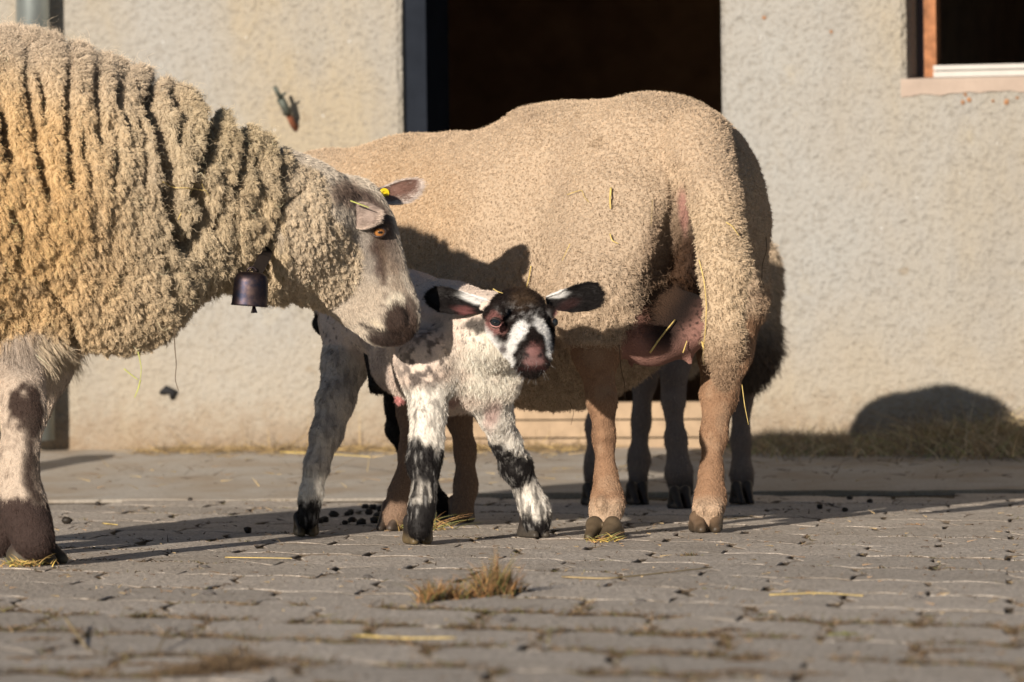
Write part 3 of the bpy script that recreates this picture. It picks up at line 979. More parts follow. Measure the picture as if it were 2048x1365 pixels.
    C = blend(C, tail * sstep(640, 780, py) * .75, (0.55, 0.40, 0.28))
    C = blend(C, sstep(.35, .6, 1 - f1) * 0, (1, 1, 1))
    C = blend(C, sstep(.1, .5, fbm(V, 11, 3, 19)) * .35 * (px > 900), (0.54, 0.43, 0.33))
    leg = np.tile(np.array([0.40, 0.25, 0.16]), (len(V), 1))
    leg = blend(leg, sstep(985, 1015, py) * .75, (0.74, 0.58, 0.44))
    leg = blend(leg, sstep(.0, .45, nz + .5 * fbm(V, 60, 2, 23)) * .55, (0.20, 0.115, 0.07))
    leg = blend(leg, sstep(.1, .5, fbm(V, 30, 3, 29)) * .4, (0.52, 0.38, 0.27))
    leg = blend(leg, (px < 1000) * 1.0, (0.33, 0.23, 0.17))
    C = C * woolly[:, None] + leg * (1 - woolly[:, None])
    skin = np.tile(np.array([0.42, 0.235, 0.205]), (len(V), 1))
    sp, _, _, _ = worley(V, 120, 21)
    skin = blend(skin, (1 - sstep(.26, .42, sp)) * (py < 705) * sstep(-.3, .3, nz + (660 - py) / 90), (0.06, 0.035, 0.03))
    skin = blend(skin, ell(px, py, 1350, 580, 60, 60, 0, .5, nz * .4), (0.10, 0.05, 0.04))
    C = C * (1 - udder[:, None]) + skin * udder[:, None]
    C = blend(C, cleft, (0.016, 0.008, 0.006))  # brown stain taken near-black, the recess's deep shade painted in with it
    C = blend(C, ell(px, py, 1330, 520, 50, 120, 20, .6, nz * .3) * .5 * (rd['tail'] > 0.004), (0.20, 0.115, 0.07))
    C = blend(C, ell(px, py, 1367, 425, 9, 42, -3, .5, nz * .2) , (0.52, 0.30, 0.26))
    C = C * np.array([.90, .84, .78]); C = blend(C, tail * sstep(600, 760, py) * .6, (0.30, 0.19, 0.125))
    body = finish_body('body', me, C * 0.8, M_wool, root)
    # --- fibres
    behind = sstep(-0.35, 0.0, N @ unit((0.0, -1, 0.15))) * 0.85 + 0.15
    L = 0.0042 + 0.0022 * big + 0.001 * sstep(0, .6, nz)
    hide = 1 - ell(px, py, 1367, 425, 8, 40, -3, .5)
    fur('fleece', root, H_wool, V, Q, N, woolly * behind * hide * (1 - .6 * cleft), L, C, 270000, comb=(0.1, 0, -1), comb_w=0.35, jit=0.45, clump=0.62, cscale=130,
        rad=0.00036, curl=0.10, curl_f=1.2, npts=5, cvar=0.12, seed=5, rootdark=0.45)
    # long loose curls at tail end, lower thigh
    wisp = woolly * np.clip(tail * sstep(640, 780, py) + ell(px, py, 1200, 660, 110, 40, -8, .4) + ell(px, py, 1330, 600, 60, 60, 0, .4), 0, 1) + woolly * 0.01 * (py > 350)
    fur('wool_curl', root, H_wool, V, Q, N, wisp * behind, 0.013 + 0.004 * nz + 0 * L, C * .85, 6000, comb=(0.15, 0, -1), comb_w=0.6, jit=0.7, clump=0.5, cscale=90,
        rad=0.00028, curl=0.22, curl_f=1.6, npts=9, cvar=0.2, seed=6)
    lm = (1 - woolly) * (1 - udder)
    fur('leg_hair', root, H_hair, V, Q, N, lm * behind * (1 - .7 * cleft), 0.0045 + 0 * L, C, 60000, comb=(0, 0, -1), comb_w=1.3, jit=0.35, clump=0.25, cscale=220, rad=0.00022,
        npts=4, cvar=0.28, seed=7)
    hoof(root, 1204, 1081, 76, -22, (0.11, 0.08, 0.05), (0.05, 0.038, 0.022), 0.95, .40)
    hoof(root, 1414, 1066, 70, 5, (0.15, 0.10, 0.065), (0.055, 0.04, 0.026), 0.95, .42)
    hoof(root, 923, 1046, 54, 0, (0.20, 0.13, 0.09), (0.08, 0.055, 0.04), 1.0, .8)
    hoof(root, 787, 1062, 62, -35, (0.16, 0.10, 0.07), (0.06, 0.045, 0.035), 1.0, .8)
    return V
B_V = build_B()
# ------------------------------------------------------------------ sheep hidden behind the middle one
def build_C():
    root = empty('sheep', tuple(G(1370, 1010)))
    tag(root, 'brownish sheep mostly hidden behind the one with the pink udder, its thin grey legs showing', 'sheep')
    limbs = [
        ('wool', .06, [(1418, 556, 12.5, 102), (1350, 610, 12.62, 96)], 1),
        ('wool', .06, [(1350, 610, 12.62, 96), (1320, 680, 12.7, 64)], 1),
        ('wool', .05, [(1495, 600, 12.42, 56), (1508, 690, 12.40, 38), (1502, 745, 12.40, 26)], 1),
        ('wool', .05, [(1480, 540, 12.42, 76)], 1),
        ('wool', .05, [(1340, 700, 12.8, 40), (1360, 715, 12.95, 32)], 1),
        ('leg', .03, [(1360, 715, 12.95, 28), (1370, 730, 13.05, 22)], 1),
        ('leg', .03, [(1490, 700, 12.46, 36), (1482, 800, 12.46, 21), (1481, 880, 12.46, 18), (1484, 950, 12.45, 21), (1486, 985, 12.44, 21)], 1),
        ('leg', .03, [(1375, 640, 12.3, 42), (1348, 740, 12.28, 26), (1346, 800, 12.28, 21), (1352, 880, 12.27, 19), (1358, 945, 12.26, 24), (1362, 990, 12.25, 25)], 1),
        ('leg', .03, [(1292, 680, 12.55, 38), (1288, 760, 12.5, 23), (1282, 840, 12.5, 18), (1277, 920, 12.48, 20), (1276, 985, 12.46, 22)], 1),
        ('leg', .03, [(1225, 690, 12.6, 34), (1196, 850, 12.5, 22), (1190, 930, 12.5, 20), (1189, 985, 12.5, 21)], 1),
    ]
    pr = prim_list(limbs)
    me = sdf_mesh('body', pr, 0.012, smooth=2, sub=1)
    V = get_v(me); Q = get_q(me); N = vnormals(V, Q)
    rd = region_d(V, pr, ['wool', 'leg'])
    px, py = proj(V)
    nz = fbm(V, 14, 3, 1)
    woolly = 1 - sstep(-0.006, 0.012, rd['wool'] - rd['leg'] + 0.006 * nz)
    f1, _, _, _ = worley(V, 60, 5)
    V = V + N * (((1 - f1 ** 1.5) * 0.006 + fbm(V, 8, 3, 8) * 0.006) * woolly)[:, None]
    N = vnormals(V, Q)
    me.vertices.foreach_set('co', V.astype(np.float32).ravel()); me.update()
    C = np.tile(np.array([0.58, 0.45, 0.32]), (len(V), 1))
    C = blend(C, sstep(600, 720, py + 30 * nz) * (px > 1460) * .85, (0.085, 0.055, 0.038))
    leg = np.tile(np.array([0.26, 0.20, 0.165]), (len(V), 1))
    leg = blend(leg, sstep(930, 985, py + 12 * nz) * .9, (0.045, 0.035, 0.03))
    leg = blend(leg, sstep(.1, .5, nz) * .4, (0.12, 0.085, 0.065))
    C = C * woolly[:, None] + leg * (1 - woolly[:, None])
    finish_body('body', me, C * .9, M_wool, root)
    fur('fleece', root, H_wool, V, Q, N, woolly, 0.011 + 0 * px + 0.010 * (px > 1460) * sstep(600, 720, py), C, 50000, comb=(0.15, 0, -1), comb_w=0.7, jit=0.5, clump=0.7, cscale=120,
        rad=0.0005, curl=0.08, curl_f=1.2, npts=4, cvar=0.15, seed=15, rootdark=0.25)
    fur('leg_hair', root, H_hair, V, Q, N, 1 - woolly, 0.007 + 0 * px, C, 16000, comb=(0, 0, -1), comb_w=1.3, jit=0.35, rad=0.0003, npts=3, cvar=0.3, seed=16)
    for x, y in ((1486, 1009), (1362, 1019), (1276, 1010), (1189, 1012)):
        hoof(root, x, y, 46, 20, (0.06, 0.045, 0.035), (0.04, 0.03, 0.025), 1.0, .8)
build_C()
# ------------------------------------------------------------------ long-woolled sheep at the left, sniffing the lamb
GROOVES = [
    ([(41, 92), (56, 170), (77, 256), (88, 330), (98, 392)], 20, .9),
    ([(62, 97), (77, 144), (90, 190), (96, 240)], 15, .8),
    ([(123, 70), (136, 123), (138, 195), (140, 256), (143, 328), (150, 372)], 17, 1.0),
    ([(188, 100), (195, 154), (197, 220), (207, 285)], 15, .8),
    ([(262, 122), (241, 170), (243, 205), (258, 256)], 15, .8),
    ([(310, 165), (303, 205), (312, 256), (320, 300), (340, 345), (348, 400), (362, 450), (372, 500)], 26, 1.5),
    ([(345, 185), (356, 240), (349, 290)], 17, 1.0),
    ([(405, 190), (412, 246), (405, 308), (398, 338)], 26, 1.6),
    ([(388, 375), (410, 420), (398, 470), (380, 500)], 22, 1.4),
    ([(455, 235), (476, 280), (480, 330), (472, 380)], 22, 1.1),
    ([(552, 288), (560, 340), (566, 400), (556, 455), (540, 500), (528, 545)], 17, 1.5),
    ([(-4, 190), (12, 246), (30, 320)], 22, 1.2),
    ([(166, 260), (172, 320), (182, 380)], 12, .5), ([(225, 250), (232, 320), (228, 380)], 12, .5),
    ([(280, 250), (285, 310), (292, 370)], 13, .6), ([(432, 330), (440, 400), (436, 460)], 14, .7),
    ([(505, 300), (515, 360), (512, 430)], 13, .6), ([(90, 560), (140, 640), (150, 690)], 18, .7),
    ([(610, 380), (585, 400), (560, 420)], 9, .6), ([(330, 500), (345, 560), (350, 610)], 14, .5),
    ([(20, 420), (34, 480), (40, 540)], 14, .5),
]
def build_A():
    root = empty('sheep', tuple(G(70, 1134)))
    tag(root, 'big cream sheep in long folded wool bending its speckled face to the lamb', 'sheep')
    limbs = [
        ('wool', .08, [(-520, 440, 9.65, 300), (-300, 420, 9.86, 314), (20, 378, 10.02, 302)], .95),
        ('wool', .05, [(20, 378, 10.02, 302), (186, 396, 10.10, 270)], .95),
        ('wool', .05, [(225, 405, 10.08, 236), (395, 408, 10.14, 148), (548, 437, 10.22, 127), (612, 436, 10.27, 110)], .95),
        ('wool', .06, [(120, 560, 9.95, 110), (250, 580, 10.0, 108)], 1),
        ('wool', .05, [(560, 470, 10.25, 116), (628, 535, 10.29, 78)], 1),
        ('leg', .05, [(30, 640, 9.95, 62), (38, 715, 9.89, 42), (44, 785, 9.84, 32), (48, 835, 9.81, 30), (38, 910, 9.80, 26), (38, 975, 9.80, 28), (50, 1030, 9.79, 35), (68, 1080, 9.78, 42)], 1),
        ('leg', .04, [(120, 640, 10.120, 60), (96, 740, 10.140, 40), (60, 820, 10.140, 33), (24, 900, 10.140, 27), (14, 960, 10.140, 29), (2, 1030, 10.130, 38), (-6, 1075, 10.120, 40)], 1),
        ('leg', .04, [(-560, 640, 9.400, 120), (-620, 760, 9.400, 60), (-590, 850, 9.400, 40), (-625, 960, 9.400, 34), (-620, 1090, 9.380, 42)], 1),
        ('leg', .04, [(-520, 640, 9.750, 110), (-560, 760, 9.800, 58), (-530, 850, 9.800, 38), (-560, 960, 9.800, 33), (-555, 1070, 9.780, 40)], 1),
        ('wool', .04, [(-800, 330, 9.500, 60), (-840, 480, 9.450, 50), (-845, 640, 9.450, 36)], 1),
        ('face', .035, [(672, 452, 10.31, 84), (715, 505, 10.31, 73), (752, 570, 10.31, 54), (781, 625, 10.31, 46), (788, 645, 10.31, 41)], .80),
        ('face', .03, [(712, 412, 10.32, 56), (736, 452, 10.32, 46), (760, 520, 10.31, 34), (798, 610, 10.31, 26)], .85),
        ('face', .03, [(640, 548, 10.31, 62), (700, 606, 10.31, 36), (752, 660, 10.31, 29)], .8),
        ('face', .02, [(796, 640, 10.31, 34)], .95),
        ('face', .015, [(738, 448, 10.255, 17), (770, 450, 10.265, 13)], 1),
        ('face', .012, [(742, 482, 10.262, 11), (768, 488, 10.268, 8)], 1),
        ('cut', .008, [(758, 465, 10.242, 12)], 1, True),
        ('cut', .006, [(800, 668, 10.285, 6), (772, 662, 10.272, 4.5), (742, 656, 10.283, 3.5), (722, 648, 10.285, 2)], 1, True),
        ('cut', .006, [(806, 618, 10.279, 6), (816, 632, 10.281, 6), (812, 642, 10.281, 4)], 1, True),
        ('face', .010, [(796, 622, 10.285, 9), (800, 640, 10.285, 9)], 1),
    ]
    pr = prim_list(limbs)
    pr = [q for q in pr]
    me = sdf_mesh('body', pr, 0.0085, smooth=2, sub=1)
    V = get_v(me); Q = get_q(me); N = vnormals(V, Q)
    rd = region_d(V, pr, ['wool', 'leg', 'face'])
    px, py = proj(V)
    nz = fbm(V, 14, 3, 1)
    nf = fbm(V, 45, 3, 2)
    bare = sstep(-0.006, 0.012, rd['wool'] - np.minimum(rd['leg'], rd['face']) + 0.006 * nz)
    woolly = 1 - bare
    # cheek wool runs forward below the ear; face bare in front of it
    cheek = poly_in(px + 14 * nf, py + 14 * nf, [(560, 300), (655, 352), (664, 430), (704, 462), (722, 505), (716, 560), (690, 600), (650, 625), (560, 640)])
    infront = (px > 560) & (py < 760) & (rd['leg'] > .02)
    woolly = np.where(infront, np.where(cheek, 1.0, 0.0), woolly)
    woolly = np.where(infront & (py > 600) & (px < 620), 1.0, woolly)
    tuft = ell(px, py, 112, 690, 40, 30, 0, .4, nz * .3)
    # smooth the mask over the mesh
    ed = np.vstack([Q[:, [0, 1]], Q[:, [1, 2]], Q[:, [2, 3]], Q[:, [3, 0]]])
    cc = np.bincount(ed.ravel(), minlength=len(V)).astype(float)
    for _ in range(4):
        woolly = 0.5 * woolly + 0.5 * (np.bincount(ed[:, 0], woolly[ed[:, 1]], len(V)) + np.bincount(ed[:, 1], woolly[ed[:, 0]], len(V))) / cc
    # --- relief: vertical folds, locks
    warp = 9 * fbm(V, 9, 3, 31); warp2 = 5 * noise(V, 40, 33)
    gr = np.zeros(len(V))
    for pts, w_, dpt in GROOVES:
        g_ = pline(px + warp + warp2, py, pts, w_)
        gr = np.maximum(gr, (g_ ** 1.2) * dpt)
    # folds between the drawn ones and on the part outside the picture
    uu = px + 26 * fbm(V, 4, 3, 35) + 10 * noise(V, 25, 36)
    ridge = 0.5 + 0.5 * np.cos(uu / 47.0 * 2 * math.pi)
    general = np.where(px < -10, 1.0, 0.35) * ridge ** 3 * (py < 470) 
    neck = sstep(300, 380, px) * (1 - sstep(620, 680, px))
    face_w = sstep(565, 585, px)
    low = sstep(330, 520, py)
    st = np.stack([V[:, 0] * 1.6, V[:, 1] * 1.2, V[:, 2] * 0.62], 1) + 0.012 * np.stack([noise(V, 22, 41), noise(V, 22, 42), noise(V, 22, 43)], 1)
    f1, _, _, _ = worley(st, 42, 5)                     # long locks
    iso = V + 0.007 * np.stack([noise(V, 30, 5), noise(V, 30, 6), noise(V, 30, 7)], 1)
    h1, h2, _, _ = worley(iso, 42, 9)                  # chunky locks low on the body
    k1, _, _, _ = worley(iso, 85, 10)                  # small curls
    lump = (1 - f1 ** 1.4) * 0.010 * (1 - low) * (1 - face_w) + (1 - h1 ** 1.4) * 0.013 * np.maximum(low, neck) * (1 - face_w) + (1 - k1 ** 1.4) * (0.0042 + 0.003 * face_w)
    lump += fbm(V, 6, 3, 8) * 0.012 * (1 - .5 * face_w)
    topfluff = 1 - sstep(30, 110, py - (45 + 0.0009 * np.clip(px, 0, 700) ** 1.9))
    disp = (lump * 1.5 * (1 - .6 * topfluff) - 0.008 - 0.034 * gr - 0.016 * general * (1 - np.minimum(gr, 1)))
    V = V + N * (disp * woolly)[:, None]
    bm = 1 - woolly
    V = V + N * ((0.0012 * fbm(V, 60, 3, 3)) * bm)[:, None]
    # tendons and ankle folds on the legs
    V = V + N * (-0.004 * bm * (pline(px, py, [(60, 820), (56, 900), (52, 990)], 7) * (rd['leg'] < .01)) )[:, None]
    N = vnormals(V, Q)
    me.vertices.foreach_set('co', V.astype(np.float32).ravel()); me.update()
    # --- colour
    C = np.tile(np.array([0.76, 0.59, 0.39]), (len(V), 1))
    C = blend(C, ell(px, py, 30, 430, 200, 260, 0, .6, nz * .2) * .75, (0.85, 0.55, 0.25))
    C = blend(C, ell(px, py, 130, 100, 260, 90, 20, .5, nz * .2) * .5, (0.76, 0.62, 0.48))
    C = blend(C, neck * .55 * (1 - face_w), (0.70, 0.56, 0.37))
    C = blend(C, ell(px, py, 330, 400, 110, 200, -20, .6, nz * .3) * .5, (0.64, 0.53, 0.38))
    C = blend(C, ell(px, py, 490, 300, 130, 70, 25, .6, nz * .3) * .4, (0.62, 0.51, 0.33))
    C = blend(C, face_w * .8, (0.70, 0.57, 0.42))
    C = blend(C, sstep(.1, .7, fbm(V, 10, 3, 17)) * .4, (0.56, 0.45, 0.33))
    C = blend(C, sstep(.35, .8, fbm(V, 50, 2, 18)) * .5, (0.50, 0.39, 0.27))
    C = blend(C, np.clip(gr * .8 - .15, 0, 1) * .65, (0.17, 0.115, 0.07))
    C = blend(C, topfluff * .5, (0.68, 0.56, 0.45))
    # --- face
    fc = np.tile(np.array([0.62, 0.535, 0.44]), (len(V), 1))
    grey = ell(px, py, 735, 500, 48, 60, 20, .5, nf * .3)
    fc = blend(fc, ell(px, py, 720, 600, 60, 45, -30, .6, nf * .3) * .5, (0.48, 0.38, 0.29))
    fc = blend(fc, grey * .75, (0.30, 0.26, 0.23))
    fc = blend(fc, pline(px, py, [(725, 400), (755, 425), (772, 470), (790, 530)], 24) ** .5 * .8, (0.20, 0.145, 0.115))
    fc = blend(fc, pline(px + 4 * nf, py, [(690, 380), (730, 385), (765, 420), (775, 455), (762, 500), (757, 540)], 15) ** .5, (0.13, 0.09, 0.075))
    fc = blend(fc, pline(px + 5 * nf, py + 3 * nf, [(748, 448), (754, 470), (750, 496)], 19) ** .6, (0.11, 0.07, 0.055))
    fc = blend(fc, pline(px + 4 * nf, py, [(760, 480), (768, 530), (765, 565)], 11) ** .6 * .9, (0.12, 0.08, 0.06))
    fc = blend(fc, ell(px, py, 792, 560, 14, 60, -22, .5, nf * .4) * .55, (0.30, 0.22, 0.16))
    fc = blend(fc, sstep(.25, .55, fbm(V, 70, 2, 61)) * (px > 755) * .6, (0.20, 0.15, 0.12))
    fc = blend(fc, ell(px, py, 797, 607, 26, 20, 25, .3, nf * .3), (0.72, 0.64, 0.52))
    fc = blend(fc, ell(px, py, 800, 653, 40, 45, -20, .2, nf * .35), (0.055, 0.036, 0.029))
    fc = blend(fc, ell(px, py, 822, 620, 12, 34, -12, .3, nf * .3) * .9, (0.11, 0.075, 0.06))
    fc = blend(fc, ell(px, py, 760, 678, 32, 15, 20, .3, nf * .3), (0.05, 0.035, 0.03))
    fc = blend(fc, pline(px, py, [(800, 668), (772, 662), (742, 656), (722, 648)], 8), (0.02, 0.012, 0.01))
    fc = blend(fc, pline(px, py, [(806, 618), (816, 632), (812, 642)], 9), (0.012, 0.008, 0.007))
    fc = blend(fc, ell(px, py, 752, 646, 17, 7, 30, .4, nf * .3) * .9, (0.72, 0.62, 0.48))
    fc = blend(fc, ell(px, py, 690, 385, 34, 26, 20, .4, nf * .3) * .9, (0.20, 0.14, 0.11))
    # --- legs: white with dark brown patches
    lg = np.tile(np.array([0.62, 0.50, 0.40]), (len(V), 1))
    near = (V[:, 1] < 9.97)
    lg = blend(lg, ell(px, py, 30, 700, 60, 50, 0, .5, nf * .4) * .7, (0.30, 0.25, 0.21))
    lg = blend(lg, ell(px, py, 56, 812, 36, 46, 10, .2, nf * .7) * near, (0.055, 0.035, 0.028))
    lg = blend(lg, pline(px + 14 * nf, py, [(66, 840), (58, 900), (60, 960), (72, 1000)], 19) ** .4 * near, (0.06, 0.04, 0.032))
    lg = blend(lg, sstep(985, 1012, py + 60 * nf + 20 * nz), (0.055, 0.035, 0.03))
    lg = blend(lg, sstep(.3, .5, fbm(V, 80, 2, 66)) * .5 * (py < 980), (0.25, 0.19, 0.15))
    lg = blend(lg, ell(px, py, 108, 715, 14, 22, 30, .4, nf * .4) * .8, (0.12, 0.08, 0.05))
    isf = (rd['face'] < rd['leg'])[:, None]
    bc = np.where(isf, fc, lg)
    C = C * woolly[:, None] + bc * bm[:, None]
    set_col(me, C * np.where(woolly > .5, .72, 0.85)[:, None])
    link('body', me, M_wool, root, smooth=True)
    # --- fibres
    behind = sstep(-0.35, 0.0, N @ unit((0.0, -1, 0.15))) * 0.85 + 0.15
    inview = np.where(px < -60, .22, 1.0)
    L = 0.0072 + 0.009 * topfluff + 0.003 * np.maximum(low, neck) * (1 - face_w) - 0.002 * face_w
    L = L * (1 - .55 * np.clip(gr, 0, 1))
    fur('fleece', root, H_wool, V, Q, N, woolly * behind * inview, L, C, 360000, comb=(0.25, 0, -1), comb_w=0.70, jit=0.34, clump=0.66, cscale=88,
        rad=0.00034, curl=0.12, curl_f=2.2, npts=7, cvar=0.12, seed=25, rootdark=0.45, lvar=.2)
    fur('stray_wool', root, H_wool, V, Q, N, woolly * behind * inview, L * 1.5 + 0.004, C, 10000, comb=(0.2, 0, -.6), comb_w=0.3, jit=0.8, clump=0.2, cscale=70,
        rad=0.00020, curl=0.2, curl_f=1.5, npts=7, cvar=0.2, seed=26)
    fd = unit(P(800, 660, 10.320) - P(690, 430, 10.350))
    fm = bm * (rd['face'] < rd['leg'])
    eye_c = P(758, 465, 10.256)
    noeye = sstep(0.010, 0.014, np.linalg.norm(V - eye_c, axis=1))
    fur('face_hair', root, H_hair, V, Q, N, fm * noeye * (0.3 + .7 * behind), 0.0055 + 0 * L, C, 60000, comb=tuple(fd), comb_w=1.2, jit=0.25, clump=0.1, cscale=220, rad=0.00020, npts=4, cvar=0.22, seed=27)
    lm = bm * (rd['face'] >= rd['leg'])
    fur('leg_hair', root, H_hair, V, Q, N, lm * (0.3 + .7 * behind) * inview, 0.0052 + 0.012 * (1 - sstep(690, 740, py)), C, 60000, comb=(0.1, 0, -1), comb_w=1.4, jit=0.3, clump=0.3, cscale=150, rad=0.00024, npts=4, cvar=0.28, seed=28)
    fur('elbow_tuft', root, H_hair, V, Q, N, tuft * (rd['leg'] < .03), 0.024 + 0 * L, np.tile(np.array([0.62, 0.50, 0.36]), (len(V), 1)), 3500, comb=(0.6, 0, -1), comb_w=1.0, jit=0.4, clump=0.5, cscale=100, rad=0.0003, npts=5, cvar=0.25, seed=29)
    # --- eye
    eye(root, eye_c, 0.0118, unit((0.25, -1, -0.05)), (0.36, 0.15, 0.045), 'bar')
    for s in (-1,):
        mb = MB()
        ring = []
        up_ = unit(U2 + 0.15 * R2); rt_ = unit(R2)
        for t in np.linspace(0, 2 * math.pi, 22):
            ring.append(eye_c + rt_ * 0.0120 * math.cos(t) + up_ * 0.0082 * math.sin(t) - np.array([0, 1, 0]) * (0.0085 - 0.004 * abs(math.cos(t))))
        mb.tube(ring, 0.0022, 8)
        mb.build('eyelid', m_lid, root, smooth=True)
    # --- ears
    eb = P(676, 398, 10.250); et = P(756, 436, 10.130)
    Ve, Qe, Ne, n1 = ear_mesh(P(662, 400, 10.235), P(760, 424, 10.222), unit(P(690, 376, 10.235) - P(698, 440, 10.205)), 0.3, 0.032, 0.004, unit(np.array([0.10, 0.60, -1.0])), curlin=0.35, prof=lambda t: (0.5 + 0.5 * math.sin(min(1, 1.5 * t) * math.pi / 2)) * (1 - max(0, (t - .3) / .7) ** 1.7) ** .6)
    ear_obj(root, Ve, Qe, Ne, n1, (0.36, 0.28, 0.24), (0.22, 0.13, 0.11), 14000, 71, pxmask=lambda x, y, nn: [(ell(x, y, 680, 400, 22, 40, 0, .5, nn * .4) * .7, (0.16, 0.12, 0.10))], rim=(0.62, 0.50, 0.42))
    Ve, Qe, Ne, n1 = ear_mesh(P(728, 392, 10.440), P(842, 372, 10.460), unit(P(788, 358, 10.460) - P(784, 412, 10.420)), 0.25, 0.034, 0.004, unit(np.array([0.35, -1.0, -0.25])), curlin=0.30)
    eo = ear_obj(root, Ve, Qe, Ne, n1, (0.62, 0.52, 0.45), (0.20, 0.11, 0.085), 14000, 72, pxmask=lambda x, y, nn: [(ell(x, y, 752, 380, 12, 8, 0, .5, nn * .6) * .8, (0.2, 0.16, 0.14))], rim=(0.66, 0.56, 0.50))
    tp = P(768, 387, 10.435)
    mb = MB()
    k = 18; d_ = unit((0.35, -1, 0.0)); a_ = unit(np.cross(d_, (0, 0, 1))); b_ = np.cross(a_, d_)
    for (r_, z0, z1) in ((0.0095, 0.0, 0.002),):
        ri = [tp + d_ * z0 + (a_ * math.cos(t) + b_ * math.sin(t)) * r_ for t in np.linspace(0, 2 * math.pi, k, endpoint=False)]
        ro = [p_ + d_ * (z1 - z0) for p_ in ri]
        rin = [tp + d_ * z1 + (a_ * math.cos(t) + b_ * math.sin(t)) * r_ * .45 for t in np.linspace(0, 2 * math.pi, k, endpoint=False)]
        rb = [p_ - d_ * 0.002 for p_ in rin]
        mb.add(ri + ro + rin + rb, [(i, (i + 1) % k, k + (i + 1) % k, k + i) for i in range(k)] + [(k + i, k + (i + 1) % k, 2 * k + (i + 1) % k, 2 * k + i) for i in range(k)] + [(2 * k + i, 2 * k + (i + 1) % k, 3 * k + (i + 1) % k, 3 * k + i) for i in range(k)] + [tuple(range(3 * k, 4 * k))])
    tgo = mb.build('ear_tag', plain('yellow_plastic', (0.75, 0.55, 0.02), 0.4, var=.1), eo)
    hoof(root, 78, 1130, 104, 62, (0.05, 0.035, 0.03), (0.09, 0.075, 0.05), 0.85, .42)
    hoof(root, -6, 1106, 84, 55, (0.05, 0.035, 0.03), (0.07, 0.06, 0.045), 0.95, .55)
    hoof(root, -610, 1150, 96, 55, (0.05, 0.035, 0.03), (0.07, 0.06, 0.045), 0.95, .55)
    hoof(root, -550, 1125, 84, 55, (0.05, 0.035, 0.03), (0.07, 0.06, 0.045), 0.95, .55)
    return V, px, py
m_lid = plain('dark_eyelid_skin', (0.035, 0.022, 0.020), 0.45, var=.3, scale=300)
def eye(parent, c, r, look, iris, pupil):
    m, nt, b = new_mat('wet_eye')
    a = nt.nodes.new('ShaderNodeAttribute'); a.attribute_name = 'Col'
    nt.links.new(a.outputs['Color'], b.inputs['Base Color'])
    b.inputs['Roughness'].default_value = 0.06; b.inputs['Specular IOR Level'].default_value = 0.6
    nu, nv = 40, 28
    look = np.array(look); sx = unit(np.cross(look, (0, 0, 1))); sy_ = np.cross(sx, look)
    vs, cs = [], []
    for i in range(nv + 1):
        th = math.pi * i / nv
        for j in range(nu):
            ph = 2 * math.pi * j / nu
            d = look * math.cos(th) + (sx * math.cos(ph) + sy_ * math.sin(ph)) * math.sin(th)
            rr_ = r * (1 + 0.10 * max(0, 1 - th / 0.7) ** 1)
            vs.append(tuple(c + d * rr_))
            u, v = math.sin(th) * math.cos(ph), math.sin(th) * math.sin(ph)
            q = math.hypot(u, v)
            if pupil == 'bar': pin = (u / .42) ** 2 + (v / .20) ** 2 < 1
            else: pin = (u / .34) ** 2 + (v / .22) ** 2 < 1
            if th > 1.3 or q > .86: cc_ = (0.10, 0.07, 0.055)
            elif pin: cc_ = (0.004, 0.004, 0.005)
            elif q > .74: cc_ = tuple(x * .25 for x in iris)
            else: cc_ = tuple(x * (0.75 + .35 * q) for x in iris)
            cs.append(cc_)
    fs = [(i * nu + j, (i + 1) * nu + j, (i + 1) * nu + (j + 1) % nu, i * nu + (j + 1) % nu) for i in range(nv) for j in range(nu)]
    me = bpy.data.meshes.new('eye'); me.from_pydata(vs, [], fs); me.update()
    set_col(me, np.array(cs))
    return link('eye', me, m, parent, smooth=True)
def ear_obj(parent, V, Q, N, n1, cout, cin, nh, seed, pxmask=None, rim=None, hl=0.006):
    me = make_mesh('ear', V, Q)
    C = np.tile(np.array(cout), (len(V), 1)); C[n1:] = cin
    px, py = proj(V); nn = fbm(V, 60, 3, 5)
    if rim is not None:
        j = np.tile(np.arange(17), len(V) // 17); i_ = np.tile(np.repeat(np.arange(26), 17), 2)
        e = np.maximum(np.abs(j - 8) / 8.0, i_ / 25.0 * .98)
        C = blend(C, sstep(.84, .97, e), rim)
    if pxmask is not None:
        for mk, c_ in pxmask(px, py, nn): C = blend(C, mk, c_)
    set_col(me, C)
    o = link('ear', me, M_skin, parent, smooth=True)
    L = np.full(len(V), hl); dens = np.ones(len(V)); dens[n1:] = .45; L[n1:] *= .8
    base = V[:17].mean(0); tip = V[n1 - 17:n1].mean(0)
    h = fur('ear_hair', o, H_hair, V, Q, N, dens, L, C, nh, comb=tuple(unit(tip - base)), comb_w=1.1, jit=.4, rad=.0002, npts=4, cvar=.22, seed=seed)
    h.location = (-o.location[0] - parent.location[0], -o.location[1] - parent.location[1], -o.location[2] - parent.location[2])
    return o
A_V, A_px, A_py = build_A()
